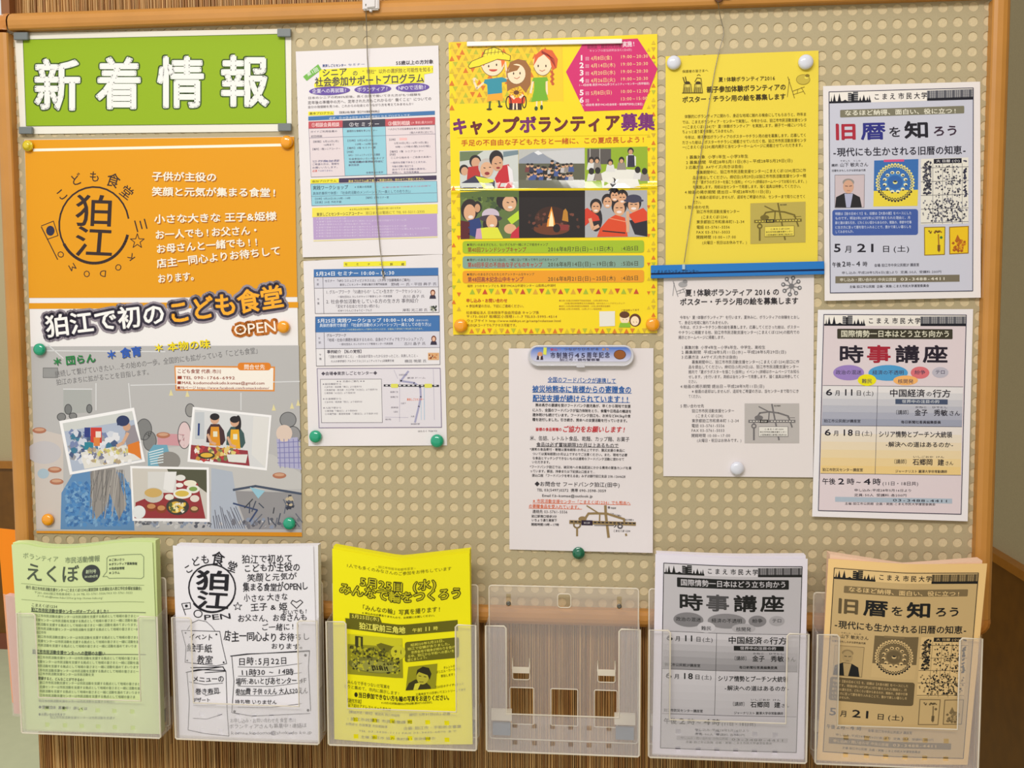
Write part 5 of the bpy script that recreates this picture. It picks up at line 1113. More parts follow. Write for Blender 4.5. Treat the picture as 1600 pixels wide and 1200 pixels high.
def design_calendar():
    k = Ink(); k.F(1270, 110, 5.503)
    k.part('picture_frame'); k.quad((140, 185), (1380, 150), (1372, 1900), (148, 1912), (205, 206, 222), 1)
    k.F(0, 0, 1); k.frame((1295.4, 143.6), (1520.8, 137.3), (1519.9, 454.5), (1297.3, 457.7), 1.1, NV, 4.5)
    k.part('masthead').F(1270, 110, 5.503); masthead(k, 142, 1378, 186, -34, 98)
    k.part('heading_text')
    k.rr(235, 340, 1302, 405, 8, (128, 124, 104), 3, dy=-36); k.text('なるほど納得、面白い、役に立つ!', 272, 1245, 366, 46, (244, 240, 222), 346, b=.025, L=4)
    k.text('旧', 180, 385, 526, 138, (176, 40, 60), 522, b=.065, L=3); k.text('暦', 410, 630, 522, 146, (46, 48, 136), 516, b=.05, L=3); k.text('を', 648, 765, 530, 92, (40, 38, 50), 526, b=.03, L=3); k.text('知', 785, 1005, 512, 142, (30, 28, 40), 506, b=.06, L=3); k.text('ろう', 1030, 1255, 522, 90, (60, 40, 60), 514, b=.045, L=3)
    k.text('-現代にも生かされる旧暦の知恵-', 168, 1322, 704, 74, (36, 34, 50), 682, b=.03, L=3)
    k.part('speaker_text'); k.text('やました    としお', 235, 412, 778, 16, (50, 48, 60), 776, L=3); k.text('講師:', 160, 225, 816, 24, (50, 48, 60), 815, b=.02, L=3); k.text('山下 敏夫さん', 232, 478, 812, 36, (50, 48, 60), 808, b=.015, L=3); k.text('旧暦をおもしろがる研究会代表', 162, 455, 862, 20, (60, 58, 70), 858, b=.02, L=3)
    k.part('portrait'); k.rect(190, 900, 445, 1180, (206, 190, 196), 2.5, dy=-4); k.frame((190, 900), (445, 896), (440, 1178), (190, 1182), 3, (110, 104, 110), 5)
    k.poly([(192, 1178), (200, 1090), (270, 1055), (345, 1058), (405, 1090), (422, 1178)], (36, 34, 38), 3.4); k.poly([(272, 1060), (345, 1060), (322, 1180), (288, 1180)], (178, 180, 208), 3.8); k.ell(306, 1000, 46, 58, (214, 166, 140), 4.2); k.ell(306, 962, 50, 32, (150, 144, 140), 3.9); k.line([(278, 994), (300, 996)], 6, (90, 60, 60), 4.6); k.line([(314, 996), (336, 992)], 6, (90, 60, 60), 4.6); k.line([(294, 1034), (320, 1034)], 4, (150, 90, 80), 4.6)
    k.part('calendar_wheel')
    k.quad((528, 775), (908, 762), (905, 1030), (524, 1040), (58, 112, 182), 2.4); k.quad((524, 1036), (905, 1026), (900, 1165), (520, 1170), (236, 214, 70), 2.5); k.rect(610, 768, 785, 788, (214, 80, 130), 3, dy=-4)
    for t_ in range(36):
        a = math.radians(t_ * 10); x, y = 708 + 150 * math.cos(a), 965 + 150 * math.sin(a)
        up = math.sin(a) < .45; k.ell(x, y, 12, 19, (240, 226, 130) if up else (40, 40, 50), 3.2, t_ * 10 + 90, 10); k.ell(x - 4 * math.cos(a), y - 4 * math.sin(a), 6, 8, (58, 90, 130) if up else (230, 210, 90), 3.6, t_ * 10 + 90, 8)
    k.ell(708, 962, 92, 84, (70, 130, 196), 3); k.ell(708, 962, 66, 60, (52, 104, 176), 3.4); k.ell(708, 962, 20, 16, (230, 226, 150), 3.9); k.ell(708, 955, 16, 8, (40, 50, 60), 4.2)
    for t_ in range(12): a = math.radians(t_ * 30 + 15); k.ell(708 + 92 * math.cos(a), 960 + 84 * math.sin(a), 17, 13, (240, 234, 190), 3.9); k.ell(708 + 96 * math.cos(a), 966 + 88 * math.sin(a), 10, 6, (44, 48, 60), 4.2)
    k.part('woodcut_panel'); k.quad((930, 762), (1338, 748), (1338, 1315), (928, 1325), (232, 228, 218), 2.5); k.quad((1040, 762), (1280, 754), (1280, 796), (1040, 802), (28, 28, 44), 3.4); k.text('大 日暦 (小)', 1060, 1265, 780, 24, (226, 224, 226), 776, b=.02, L=4)
    for i in range(5): k.line([(930, 840 + i * 118), (1338, 828 + i * 118)], 4, (70, 70, 84), 3.4)
    for i in range(4): k.line([(1032 + i * 84, 800), (1032 + i * 84, 1320)], 3, (90, 90, 104), 3.4)
    k.patches(935, 770, 1030, 1080, 110, 15, [(60, 60, 74), (90, 90, 104), (40, 40, 54)], 3); k.patches(1285, 760, 1335, 1100, 34, 15, [(60, 60, 84), (40, 40, 64)], 3); k.patches(1045, 810, 1280, 1310, 190, 12, [(60, 60, 74), (110, 110, 124), (50, 50, 64)], 3); k.patches(935, 1100, 1335, 1310, 120, 13, [(70, 70, 84), (50, 50, 64), (130, 130, 140)], 3)
    k.F(1270, 270, 5.503); k.part('booklet_covers')
    k.quad((956, 466), (1140, 462), (1136, 706), (958, 712), (150, 120, 40), 3); k.quad((964, 474), (1132, 470), (1128, 698), (966, 704), (236, 208, 40), 3.6); k.quad((1172, 464), (1342, 456), (1340, 694), (1174, 702), (150, 110, 30), 3); k.quad((1180, 472), (1334, 464), (1332, 686), (1182, 694), (238, 196, 30), 3.6)
    k.patches(985, 485, 1120, 530, 16, 12, [(150, 100, 30), (110, 80, 30)], 4.2); k.line([(1080, 530), (1085, 680)], 12, (170, 120, 40), 4.4); k.ell(1104, 556, 12, 12, (60, 120, 60), 4.8); k.rect(1072, 620, 1096, 672, (120, 84, 40), 4.8); k.patches(1188, 560, 1326, 690, 40, 18, [(200, 120, 30), (170, 90, 30), (220, 160, 30), (190, 110, 20)], 4.3); k.poly([(1220, 590), (1245, 530), (1275, 590)], (180, 100, 30), 4.9)
    k.part('description_box'); k.rr(168, 318, 905, 540, 22, (66, 94, 168), 3, dy=-6)
    for i, t_ in enumerate(('明暦は【昔の日めくり】を、旧暦は【大昔の暦】をベースにした', 'ものです。明治5年(1872年)に切り替えられた理由と、月', '齢と潮の満ち引き、どれくらい昔からあるのか、戦後の、季節や行事', 'に生き方に至って暦を取り入れることで、豊かで楽しい暮らしを', 'してみませんか。')): k.text(t_, 192, (850, 840, 850, 848, 362)[i], 352 + i * 39, 26, (210, 218, 240), 346 + i * 39, L=4, b=.01)
    k.part('date_text')
    k.text('5', 172, 250, 642, 92, (30, 28, 40), b=.035, L=3); k.text('月', 275, 340, 656, 60, (30, 28, 40), b=.02, L=3); k.text('21', 372, 558, 642, 92, (30, 28, 40), b=.035, L=3); k.text('日', 592, 668, 654, 58, (30, 28, 40), b=.02, L=3); k.text('(土)', 688, 835, 652, 56, (30, 28, 40), b=.015, L=3)
    k.text('午後', 166, 242, 790, 42, (30, 28, 40), b=.03, L=3); k.text('2', 250, 284, 782, 56, (30, 28, 40), b=.03, L=3); k.text('時~', 288, 366, 786, 42, (30, 28, 40), b=.02, L=3); k.text('4', 370, 410, 780, 56, (30, 28, 40), b=.02, L=3); k.text('時', 428, 470, 784, 42, (30, 28, 40), b=.02, L=3)
    k.text('会場:狛江市中央公民館2F 講座室', 528, 915, 796, 28, (60, 58, 70), 790, b=.015, L=3); k.text('申し込み:平成28年5月6日(金)より  定員:50人  受講料:200円', 248, 1106, 860, 24, (60, 58, 70), 850, b=.01, L=3)
    k.rect(194, 890, 1262, 950, (122, 114, 96), 3, dy=-14); k.text('申し込み・問い合わせ:中央公民館', 232, 718, 920, 30, (226, 220, 206), 917, b=.02, L=4); k.text('03-3488-4411', 752, 1145, 914, 32, (236, 230, 216), 908, b=.02, L=4)
    k.text('主催:狛江市公民館  企画・実施:こまえ市民大学運営委員会', 315, 1000, 980, 24, (50, 48, 60), 970, b=.02, L=3)
    return k
def design_lecture():
    k = Ink(); k.F(0, 0, 1); k.part('picture_frame')
    k.quad((1287.3, 491.4), (1509.9, 492.2), (1501.7, 803.5), (1278.7, 797.7), (226, 212, 218), 1); k.frame((1287.3, 491.4), (1509.9, 492.2), (1501.7, 803.5), (1278.7, 797.7), 1.1, NV, 4.5)
    k.F(1250, 470, 5.503); k.part('tinted_rows')
    for i in range(6):
        c1 = tuple(int(a + (b - a) * i / 5) for a, b in zip((232, 228, 230), (160, 164, 184))); k.quad((196 - i * 1.5, 728 + i * 57), (1402 - i * 1.5, 740 + i * 57), (1400 - i * 1.5, 797 + i * 57), (194 - i * 1.5, 786 + i * 57), c1, 1.6)
        c1 = tuple(int(a + (b - a) * i / 5) for a, b in zip((234, 226, 222), (238, 206, 140))); k.quad((184 - i * 1.5, 1072 + i * 69), (1392 - i * 1.5, 1084 + i * 69), (1390 - i * 1.5, 1153 + i * 69), (182 - i * 1.5, 1141 + i * 69), c1, 1.7)
    for a in (((196, 728), (1402, 740)), ((184, 1072), (1392, 1084)), ((176, 1484), (1384, 1500)), ((668, 732), (646, 1490))): k.line(a, 4, (90, 88, 100), 3)
    k.part('masthead'); masthead(k, 208, 1426, 122, 4, 92)
    k.part('heading_text'); k.rr(320, 240, 1312, 326, 8, (62, 58, 46), 3, dy=4); k.text('国際情勢一日本はどう立ち向かう', 350, 1292, 282, 58, (236, 232, 210), 284, b=.02, L=4)
    for ch, a, b, c_ in (('時', 330, 550, (36, 28, 44)), ('事', 570, 785, (170, 36, 56)), ('講', 815, 1030, (36, 28, 44)), ('座', 1055, 1275, (36, 28, 44))): k.text(ch, a, b, 456, 146, c_, 458, b=.05, L=3)
    k.part('topic_ovals')
    for cx, cy, rx, ry, c_, t_, w_, L_ in ((418, 618, 133, 66, (158, 132, 200), '政治の混迷', 112, 3), (758, 620, 170, 68, (80, 160, 214), '経済の不透明', 136, 3), (1032, 618, 80, 52, (222, 116, 124), '紛争', 48, 3), (1206, 616, 70, 46, (190, 186, 200), 'テロ', 44, 3), (576, 682, 80, 50, (240, 230, 20), '難民', 46, 3.6), (908, 684, 106, 42, (248, 184, 110), '核開発', 68, 3.6)):
        k.ell(cx, cy, rx, ry, c_, L_, 0, 30); k.text(t_, cx - w_, cx + w_, cy - 4 if cy < 650 else cy + 8, 38, (70, 64, 90), b=.01, L=L_ + 1)
    k.part('programme_text'); D = (30, 26, 40)
    def q(t_, a, b, y, h, b_=.02, c_=D, sl=.008): k.text(t_, a, b, y, h, c_, y + (b - a) * sl, b=b_, L=3)
    q('6', 215, 285, 783, 70, .035); q('月', 300, 348, 792, 46); q('11', 368, 470, 784, 70, .035); q('日', 480, 532, 792, 46); q('(土)', 540, 636, 792, 44, .01)
    q('中国経済', 768, 1076, 792, 66, .03); q('の', 1084, 1136, 800, 44); q('行方', 1140, 1298, 796, 66, .03)
    k.rect(820, 844, 1270, 888, (72, 84, 112), 3, dy=4); k.text('世界中の注目の的', 875, 1200, 865, 28, (214, 218, 226), 867, b=.03, L=4)
    q('かねこ    ひでとし', 990, 1270, 914, 18); q('〔講師〕', 800, 960, 958, 40, .01); q('金子', 985, 1098, 960, 54, .03); q('秀敏', 1150, 1270, 962, 54, .03); q('さん', 1278, 1378, 966, 44)
    q('狛江市公民館2F講座室', 205, 522, 1032, 28, .02); q('毎日新聞社客員編集委員', 868, 1212, 1042, 26, .03)
    q('6', 205, 272, 1128, 70, .035); q('月', 288, 336, 1138, 46); q('18', 356, 458, 1130, 70, .035); q('日', 468, 520, 1138, 46); q('(土)', 528, 624, 1138, 44, .01)
    q('シリア情勢とプーチン大統領', 675, 1308, 1146, 52, .03); k.F(1250, 620, 5.503); q('-解決への道はあるのか-', 732, 1322, 408, 46, .03)
    q('いしごおか  けん', 970, 1240, 516, 18); q('〔講師〕', 785, 942, 556, 40, .01); q('石郷岡', 968, 1142, 560, 54, .03); q('建', 1182, 1240, 564, 54, .03); q('さん', 1245, 1320, 570, 36)
    q('狛江市防災センター講座室', 192, 542, 626, 28, .02); q('ジャーナリスト 麗澤大学非常勤講師', 818, 1265, 640, 26, .02)
    q('午後', 190, 306, 726, 54, .02); q('2', 322, 386, 724, 66, .035); q('時~', 400, 536, 728, 54, .02); q('4', 542, 612, 726, 66, .035); q('時', 622, 696, 730, 58, .02); q('(11日・18日共)', 706, 1020, 744, 36, .01)
    q('申し込み:平成28年5月16日より', 466, 962, 802, 24, .01); q('定員:50人  受講料:各200円', 466, 918, 844, 24, .01)
    k.rect(302, 860, 1308, 902, (176, 190, 206), 3, dy=16); q('申し込み・問い合わせ:中央公民館', 340, 765, 880, 24, .02); k.text('03-3488-4411', 795, 1280, 888, 28, D, 896, b=.02, L=4); q('主催:狛江市公民館  企画・実施:こまえ市民大学運営委員会', 385, 1165, 918, 22, .01)
    return k
Sheet('poster', 'old calendar lecture poster in lilac and blue, above right on the board', 'poster', [(1286, 134.5), (1531.5, 127.5), (1532.5, 465), (1288.5, 470)], -.0012, (238, 232, 232), design_calendar(), gloss=False,
      warp=lambda u, v: (0 * u, 0 * u, .0045 * v ** 3 + .0016 * np.exp(-((u - .35) / .3) ** 2) * v))
Sheet('poster', 'current affairs lecture poster with coloured ovals, lower right on the board', 'poster', [(1278, 484), (1520.5, 483), (1512, 814.5), (1269, 807)], -.0012, (240, 236, 240), design_lecture(),
      warp=lambda u, v: (0 * u, 0 * u, .006 * v ** 2 + .004 * np.exp(-(v / .12) ** 2) * np.exp(-((u - .4) / .35) ** 2)))

# ------------------------------------------------------------------ leaflets in the holders
def vf(top, bot, dt, db, e=.12, c_=.5, wx=0):
    """centre crease: top/bot = pixels it dips, dt/db = metres it stands forward"""
    def w_(u, v):
        t_ = np.abs((u - c_) / np.where(u < c_, c_, 1 - c_)); g = 1 - (np.sqrt(t_ ** 2 + e * e) - e) / (math.sqrt(1 + e * e) - e)
        return 0 * u, g * (top + (bot - top) * v), g * (dt + (db - dt) * v)
    return w_
def pile(lab, quad, Y, col, warp, th=.014):
    s_ = Sheet('leaflet_stack', lab, 'leaflets', quad, Y, col, None, warp=warp, th=th, pname='stacked_sheets', nx=16, ny=16)
    s_.paper['kind'] = 'stuff'; return s_

# green newsletter
k = Ink(); k.F(0, 840, 3.333); GD = (84, 94, 78); GT = (138, 152, 118)
k.part('heading_text'); k.text('ボランティア', 118, 305, 102, 30, GT, 100, L=3); k.text('市民活動情報', 338, 520, 106, 32, GT, 108, b=.02, L=3)
k.text('えくぼ', 130, 412, 180, 92, GD, 178, b=.02, L=3)
k.part('round_badge'); k.ell(474, 184, 47, 46, (66, 70, 70), 3, n=30); k.text('創刊号', 446, 502, 172, 20, (206, 220, 180), 174, b=.02, L=4); k.text('2016年4月号', 440, 510, 198, 14, (206, 220, 180), 200, b=.02, L=4)
k.line([(565, 102), (735, 98), (748, 110), (748, 212), (735, 222), (568, 216), (556, 205), (535, 205), (556, 180), (556, 112), (565, 102)], 3, GT, 3)
for i, t_ in enumerate(('★ごあいさつ', '★ボランティア募集情報', '★助成金情報', '★コラム')): k.text(t_, 566, (648, 714, 648, 624)[i], 122 + i * 22, 14, GD, 124 + i * 22, b=.03, L=3)
k.part('body_text')
k.text('発行:狛江市市民活動支援センター(こまえくぼ1234)(運営団体 社会福祉法人狛江市社会福祉協議会)', 134, 738, 262, 18, GD, 272, b=.01, L=3); k.text('〒201-0003狛江市和泉本町1-2-34 TEL 03-5761-5556 FAX 03-5761-5033', 178, 690, 284, 14, GT, 294, L=3); k.text('メール info@komae-kubo1234.or.jp http://komae-kubo.org/', 192, 535, 300, 14, GT, 314, L=3)
k.line([(110, 244), (750, 256)], 2, (150, 164, 120), 3); k.line([(112, 326), (750, 342)], 2, (150, 164, 120), 3)
k.text('こまえくぼ1234', 162, 298, 350, 18, GD, 354, L=3); k.text('狛江市市民活動支援センターがオープンしました!', 162, 568, 374, 22, GD, 386, b=.03, L=3); k.line([(162, 386), (758, 396)], 3, GD, 3)
Z_ = '狛江市市民活動支援センターは市民活動を支援する拠点として地域の皆さまと一緒に活動を進めてまいります。どうぞよろしくお願いいたします。'
def para(y0, n, x0, x1, last, sl=10, h=15):
    for i in range(n):
        b = last if i == n - 1 else x1; m_c = max(4, int((b - x0) / 15)); st_ = (i * 7) % 20
        k.text((Z_ + Z_)[st_:st_ + m_c], x0, b, y0 + i * 22.5, h, GT, y0 + i * 22.5 + sl * (b - x0) / 560, b=.012, L=3)
para(404, 4, 180, 724, 724); para(492, 1, 185, 240, 240, 0); para(514, 3, 195, 724, 712)
k.text('狛江市市民活動支援センターへの登録のお願い', 168, 548, 592, 22, GD, 604, b=.03, L=3); k.line([(168, 604), (760, 612)], 3, GD, 3)
para(622, 4, 190, 722, 722); para(708, 1, 190, 490, 490); k.text('登録すると、どんなことができるの?', 198, 440, 732, 17, GD, 740, b=.02, L=3); para(754, 4, 205, 730, 705)
para(850, 1, 200, 600, 600, 6, 14); k.text('●登録団体  募集中!  詳しくは', 200, 455, 882, 17, GD, 890, b=.02, L=3); k.text('●お問い合わせ先まで', 200, 340, 920, 16, GD, 922, b=.01, L=3); para(936, 1, 260, 600, 600, 6, 14)
qg = [(18, 854), (238, 850), (250, 1147), (36, 1142)]
wg = lambda u, v: (0 * u, 4 * np.sin(2 * np.pi * (u - .12)) * (1 - v) ** 2 - 3 * np.exp(-((u - .1) / .07) ** 2) * (1 - v) ** 6, .003 * np.sin(np.pi * u) * (1 - v))
pile('stack of pale green newsletters in the leftmost plastic holder', [(20, 851), (243, 847), (251, 1146), (36, 1141)], -.0512, (214, 230, 160), wg, .014)
Sheet('leaflet', 'pale green newsletter leaflet at the front of the leftmost stack', 'leaflet', qg, -.0535, (216, 230, 170), k, warp=wg)

# white handwritten leaflet
k = Ink(); k.F(240, 840, 5.714); HI = (34, 32, 40)
k.part('round_emblem'); k.ring(522, 445, 208, 212, 13, HI, 2.5); k.ring(518, 450, 212, 212, 12, HI, 2.6, 20, 140)
k.text('狛', 370, 695, 370, 172, HI, 372, b=.055, L=3, jit=.5); k.text('江', 380, 680, 552, 150, HI, 556, b=.055, L=3, jit=.5)
for ch, x, y, r, s_ in (('こ', 308, 275, -30, 78), ('ど', 375, 212, -20, 84), ('も', 460, 185, 0, 80), ('食', 575, 180, 8, 120), ('堂', 700, 250, 22, 96)):
    c_, n_ = math.cos(math.radians(r)), math.sin(math.radians(r)); k.text(ch, x - s_ / 2 * c_, x + s_ / 2 * c_, y - s_ / 2 * n_, s_, HI, y + s_ / 2 * n_, b=.02, L=3, jit=.5)
k.ring(396, 676, 36, 32, 8, HI, 3); k.text('PEN', 445, 690, 705, 62, HI, 690, b=.02, L=3, jit=.5)
k.line([(250, 590), (285, 690)], 7, HI, 3); k.line([(252, 588), (325, 578), (330, 630), (268, 640)], 6, HI, 3); k.ell(292, 608, 13, 13, HI, 3)
k.line([(750 + (40 if i % 2 == 0 else 16) * math.sin(math.radians(36 * i)), 605 - (38 if i % 2 == 0 else 15) * math.cos(math.radians(36 * i))) for i in range(11)], 5, HI, 3)
k.part('handwriting')
def hw(t_, a, b, y, y1, h, b_=.014): k.text(t_, a, b, y, h, HI, y1, b=b_, L=3, jit=1)
hw('狛江で初めて', 785, 1242, 180, 178, 74); hw('こどもが主役の', 800, 1312, 262, 256, 76, .02); hw('笑顔と元気が', 835, 1275, 345, 338, 72); hw('集まる食堂がOPENし', 795, 1380, 430, 432, 76, .02); hw('小さな 大きな', 800, 1200, 530, 522, 62); hw('王子 & 姫', 862, 1195, 610, 610, 64, .02)
k.line([(1275, 628), (1225, 580), (1240, 556), (1275, 575), (1310, 555), (1332, 575), (1275, 630)], 7, HI, 3)
hw('おいでも!', 1145, 1378, 664, 652, 42); hw('お父さん、お母さんも', 750, 1372, 708, 712, 64, .018); hw('ご一緒に!!', 960, 1310, 788, 792, 62); hw('店主一同心より', 625, 1105, 868, 882, 86, .02); hw('お待ちし', 1120, 1395, 880, 886, 68, .018); hw('おります。', 1045, 1370, 965, 970, 58, .018)
k.part('drawn_boxes')
k.line([(300, 820), (340, 760), (400, 732), (470, 745), (520, 790), (550, 830)], 4, HI, 3); k.line([(250, 828), (590, 830), (610, 940), (652, 1118), (560, 1140), (280, 1112), (290, 980), (250, 828)], 5, HI, 3)
for x, y in ((285, 850), (560, 858), (300, 1096), (625, 1108)): k.ell(x, y, 8, 8, HI, 3)
hw('イベント', 315, 530, 880, 888, 56, .02); hw('絵手紙', 300, 525, 980, 986, 68); hw('教室', 385, 530, 1082, 1086, 70)
k.line([(330, 1160), (620, 1148), (635, 1180), (400, 1175), (300, 1200)], 8, HI, 3); k.line([(685, 1050), (830, 1030), (1395, 1015)], 6, HI, 3)
k.F(250, 990, 5.714)
k.line([(230, 345), (290, 335), (560, 290), (588, 330), (400, 345)], 6, HI, 3); k.line([(240, 345), (262, 600), (250, 860), (400, 890), (615, 910), (600, 700), (588, 330)], 5, HI, 3)
hw('メニューの', 290, 572, 405, 400, 56, .025); k.line([(260, 430), (400, 452), (560, 436)], 4, HI, 3); hw('巻き寿司', 315, 530, 515, 505, 52); k.line([(400, 550), (540, 520)], 4, HI, 3); hw('デザート', 290, 450, 592, 590, 40); k.line([(295, 640), (500, 632)], 3, (140, 140, 146), 3); k.line([(295, 755), (420, 760), (555, 715)], 4, HI, 3)
k.line([(630, 195), (800, 175), (1335, 150), (1325, 300), (1345, 690)], 6, HI, 3); k.line([(640, 195), (660, 420), (640, 700), (820, 730), (1340, 712)], 5, HI, 3)
for x, y in ((1298, 192), (665, 690), (1322, 684)): k.ell(x, y, 12, 12, HI, 3)
hw('日時:5月22日', 695, 1140, 240, 240, 66); hw('11時30 ~ 14時', 715, 1192, 340, 334, 60); hw('場所:あいとぴあセンター', 675, 1222, 420, 416, 60); hw('4F', 1240, 1310, 415, 412, 52); hw('参加費 子供 0えん 大人520えん', 672, 1322, 512, 506, 56); hw('持ち物 いりません', 668, 1045, 600, 608, 42)
for y in (290, 372, 462, 545, 650): k.line([(695, y), (1000, y + 4), (1265, y - 26)], 3.5, HI, 3)
k.text('お申し込み・お問い合わせ先 食堂 市川', 625, 1215, 770, 40, (120, 118, 124), 770, b=0, L=3, jit=1); k.text('ボランティアさんも募集中!連絡は', 615, 1310, 822, 42, (110, 108, 114), 818, L=3, jit=1); k.text('komae.kodomo@shokudo ko.jp', 635, 1355, 882, 36, (110, 108, 114), 878, L=3, jit=1)
wh = vf(2, 1, .004, .001, .3)
pile('stack of white handwritten leaflets in the second holder from the left', [(276, 851), (497, 852), (500, 1160), (280, 1152)], -.0512, (240, 237, 242), wh, .014)
Sheet('leaflet', "white handwritten children's canteen leaflet in front of its stack", 'leaflet', [(270, 852.5), (489.5, 853), (498, 1160), (281, 1153)], -.0535, (240, 237, 244), k, warp=wh)

# bright yellow leaflet
k = Ink(); k.F(490, 840, 5.714); YO = (96, 92, 10); YK = (40, 38, 6); YL = (126, 122, 20)
wv = vf(15, 4.5, .010, .003, .05, .49)
k.part('heading_text')
k.text('~狛江市非核平和都市宣言~', 548, 918, 200, 24, (160, 154, 20), 204, L=3); k.text('1人でも多くのみなさんのご参加をお待ちしています', 290, 1232, 228, 34, (120, 114, 16), 252, L=3)
k.text('5月25日', 410, 806, 356, 88, (200, 190, 20), 366, b=.03, L=4, out=[(7, YK)]); k.text('(水)', 880, 1100, 366, 92, (200, 190, 20), 372, b=.03, L=4, out=[(7, YK)])
k.text('みんなで輪をつくろう', 228, 1328, 440, 98, (200, 190, 20), 482, b=.03, L=4, out=[(7, YK)])
k.text('「みんなの輪」写真を撮ります!', 408, 1140, 590, 50, YO, 606, b=.015, L=3); k.text('※申込みは必要ありませんので、お気軽にお越しください。', 432, 1095, 640, 20, YO, 658, b=.02, L=3)
k.part('place_band'); k.quad((282, 706), (1285, 722), (1290, 820), (292, 800), (102, 98, 12), 2.5); k.quad((320, 655), (590, 662), (612, 720), (320, 712), (102, 98, 12), 2.6)
k.text('5月25日(水)', 338, 588, 680, 38, (236, 226, 90), 682, b=.02, L=3.6); k.text('狛江駅前三角地', 405, 820, 760, 62, (240, 232, 100), 764, b=.035, L=3.6); k.text('午前', 880, 970, 774, 36, (236, 226, 90), 776, b=.02, L=3.6); k.text('11', 988, 1048, 772, 50, (240, 232, 100), 772, b=.04, L=3.6); k.text('時', 1068, 1110, 776, 36, (236, 226, 90), 776, b=.02, L=3.6)
k.part('station_photo'); k.F(490, 990, 5.714); k.quad((302, -10), (790, -18), (798, 350), (305, 350), (150, 146, 24), 2.5)
k.quad((302, -10), (790, -18), (790, 60), (302, 80), (206, 200, 30), 2.9); k.rect(370, 0, 440, 110, (60, 58, 20), 3.4); k.rect(400, 10, 420, 90, (190, 184, 40), 3.9)
k.poly([(560, 60), (600, 40), (700, 60), (780, 50), (785, 130), (600, 110)], (110, 106, 20), 3.3); k.patches(310, 70, 780, 180, 90, 20, [(90, 88, 20), (180, 174, 30), (60, 58, 16), (140, 136, 24)], 3.6)
k.ell(540, 250, 230, 72, (120, 118, 40), 3.5, n=30); k.ell(540, 262, 200, 52, (150, 148, 60), 3.9, n=30); k.patches(320, 150, 780, 330, 110, 15, [(50, 48, 14), (80, 76, 20), (190, 184, 40)], 4.2)
for i in range(7): k.line([(520 + i * 22, 255), (530 + i * 22, 290)], 11, (50, 48, 16), 4.9)
k.ell(755, 115, 66, 66, (206, 200, 40), 4.2, n=26)
k.part('side_box'); k.rr(815, 20, 1298, 205, 20, (106, 102, 14), 3)
for i, (t_, a, b) in enumerate((('昭和20年5月25日、', 865, 1190), ('狛江で空襲がありました。', 838, 1235), ('世界各地で戦争が終わりを告げ', 870, 1262), ('る中、狛江から平和への思いを', 838, 1258), ('感じましょう。', 838, 1028))): k.text(t_, a, b, 52 + i * 34, 26, (226, 218, 80), 36 + i * 34, b=.02, L=4)
k.part('portrait'); k.poly([(845, 250), (1105, 242), (1090, 468), (822, 466)], (150, 146, 20), 3); k.poly([(820, 466), (850, 400), (910, 370), (1000, 400), (1040, 440), (1050, 468)], (60, 56, 16), 3.6); k.poly([(905, 410), (960, 400), (930, 466), (890, 466)], (220, 212, 60), 4)
k.ell(975, 350, 55, 72, (190, 182, 50), 4.3); k.poly([(915, 335), (925, 285), (975, 258), (1030, 275), (1052, 330), (1035, 385), (1018, 340), (940, 305)], (44, 40, 14), 4.8); k.line([(938, 340), (960, 344)], 6, YK, 5); k.line([(985, 350), (1005, 356)], 6, YK, 5); k.line([(945, 395), (980, 400)], 5, YK, 5)
k.part('body_text')
for t_, a, b, y, y1, h in (('タレントの', 1158, 1262, 285, 275, 26), ('ダニエル・カールさん', 1092, 1310, 320, 302, 26), ('参加します!', 1135, 1262, 358, 350, 26), ('4月20日ホテイチ(セット', 1062, 1345, 456, 440, 24), ('三角地まで15日歩いてエントリーしてます', 910, 1360, 510, 494, 24),
                          ('みんなで手をつないだ写真を', 300, 682, 420, 440, 34), ('とりと集めて、市内に展示します!', 268, 770, 460, 494, 34)): k.text(t_, a, b, y, h, YL if h > 30 else YO, y1, b=.01, L=3)
k.text('●当日参加できない方も輪の写真をお送りください。', 362, 1232, 530, 50, YK, 556, b=.03, L=3); k.text('※いただいたお写真は展示および市の広報に使わせていただきます。', 605, 1068, 588, 22, YO, 590, b=.02, L=3)
k.text('【送付方法】', 285, 442, 586, 36, YO, 592, b=.02, L=3); k.text('以下記のアドレスへメールまたは', 305, 690, 628, 34, YO, 646, b=.01, L=3)
for t_, a, b, y, h in (('【郵送方法・締切】 郵送先 狛江市役所', 300, 770, 690, 26), ('締切:5月31日(火) 必着', 852, 1222, 694, 28), ('・狛江市政策室 市民協働課 宛', 285, 880, 752, 30), ('企画:狛江市・平和祈念事業', 800, 1320, 816, 30), ('お問合せ 市政策室 市民相談係', 285, 660, 800, 26), ('TEL 03-3430-1111 FAX 03-3430-6870 まで', 400, 1280, 856, 22), ('主催:狛江市 協力:各町会・自治会ほか', 420, 1090, 910, 26)): k.text(t_, a, b, y, h, YL, y + 8, b=.01, L=3)
pile('stack of bright yellow leaflets in the third holder from the left', [(521, 853), (734, 859), (737, 1162), (524, 1154)], -.0512, (240, 230, 10), wv, .014)
Sheet('leaflet', 'bright yellow leaflet with a dipped top edge, in front of its stack', 'leaflet', [(519, 857), (733.5, 863.5), (738.5, 1163), (522.5, 1155)], -.0525, (246, 236, 6), k, warp=wv, nx=48)

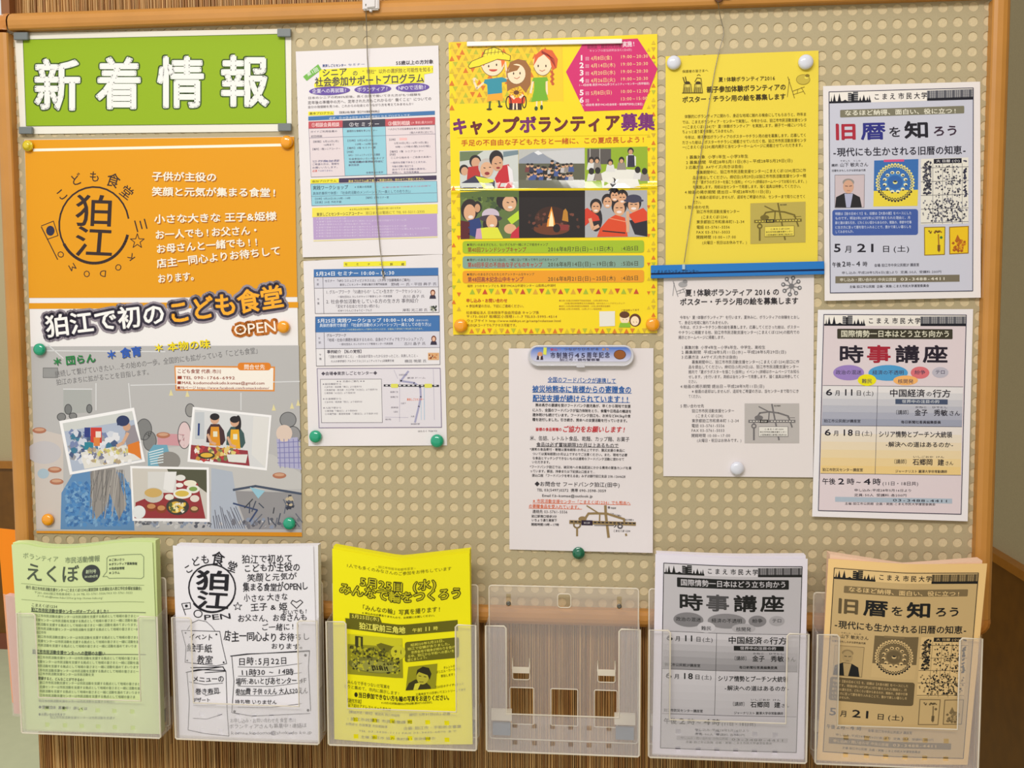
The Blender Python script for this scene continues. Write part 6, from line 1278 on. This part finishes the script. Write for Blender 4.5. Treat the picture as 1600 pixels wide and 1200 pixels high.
# grey and peach leaflets: the same designs in one colour
def lum(c): return .2126 * c[0] + .7152 * c[1] + .0722 * c[2]
def mono(paper, g=.8, sc=1.0):
    p = np.array(srgb(paper)); k0 = lum(srgb((240, 236, 238)))
    return lambda c: tuple(np.clip((np.minimum(1, sc * lum(c) / k0) ** g) * p * (.12 if lum(c) < .09 and abs(c[2] - c[0]) < .25 else 1), 0.012, 1))
hm5 = homog([(1287.3, 491.4), (1509.9, 492.2), (1501.7, 803.5), (1278.7, 797.7)], [(1037.1, 879.4), (1253.4, 885.2), (1244.1, 1175.9), (1031.9, 1168.5)])
hm6 = homog([(1295.4, 143.6), (1520.8, 137.3), (1519.9, 454.5), (1297.3, 457.7)], [(1303.6, 887.2), (1528.9, 894.8), (1505, 1185), (1286, 1174)])
w5 = vf(2.5, .5, .006, .002, .25); w6 = vf(4.5, 2.5, .008, .003, .12)
pile('stack of white lecture leaflets behind the grey printed one', [(1026, 864), (1259, 868), (1257, 1185), (1020, 1177)], -.0512, (236, 230, 240), w5, .014)
Sheet('leaflet', 'white leaflet printed in grey, current affairs lecture, fifth holder from left', 'leaflet', [(1024, 865.5), (1262, 873), (1256, 1187), (1019, 1179)], -.0535, (236, 230, 242), design_lecture(), warp=w5, remap=hm5, recol=mono((234, 229, 236), 1.0, .82), nx=40)
def w6b(u, v):
    a, b, d = w6(u, v); return a, b + 9 * np.exp(-(v / .05)) * (1 - np.abs(2 * u - 1)), d
pile('stack of pale pink sheets behind the peach lecture leaflet', [(1297, 866), (1535, 876), (1509, 1189), (1284, 1183)], -.0512, (246, 208, 180), w6b, .019)
Sheet('leaflet', 'peach lecture leaflet about the old calendar, in the rightmost holder', 'leaflet', [(1294.5, 873), (1542.5, 880.5), (1512, 1195), (1276, 1188)], -.0535, (248, 208, 142), design_calendar(), warp=w6, remap=hm6, recol=mono((248, 212, 150), .9, .86), nx=40)

# leaflets at the far left, half behind the board's corner
Sheet('leaflet', 'orange leaflet sticking out behind the left side of the frame', 'leaflet', [(-4, 825), (34, 829), (54, 1100), (19, 1098)], .019, (246, 140, 20))
pile('pale pink leaflets in a stack behind the green newsletters', [(-2 + 10, 930), (60, 938), (75, 1118), (22, 1115)], -.036, (232, 186, 178), lambda u, v: (0 * u, 0 * u, 0 * u), .012)
v = [tuple(at(x, y, Y_)) for Y_ in (-.0405, -.039) for x, y in ((5, 928), (60, 937), (76, 1122), (20, 1119))]
sp = link('side_pocket', mesh('side_pocket', v, [(0, 1, 2, 3), (7, 6, 5, 4), (0, 4, 5, 1), (1, 5, 6, 2), (2, 6, 7, 3), (3, 7, 4, 0)]), PLATE); tag(sp, 'narrow frosted plastic pocket holding pale pink leaflets, far left', 'pocket')
TO_ = bpy.data.objects.get('glyph'); bpy.data.objects.remove(TO_); bpy.data.curves.remove(TC)
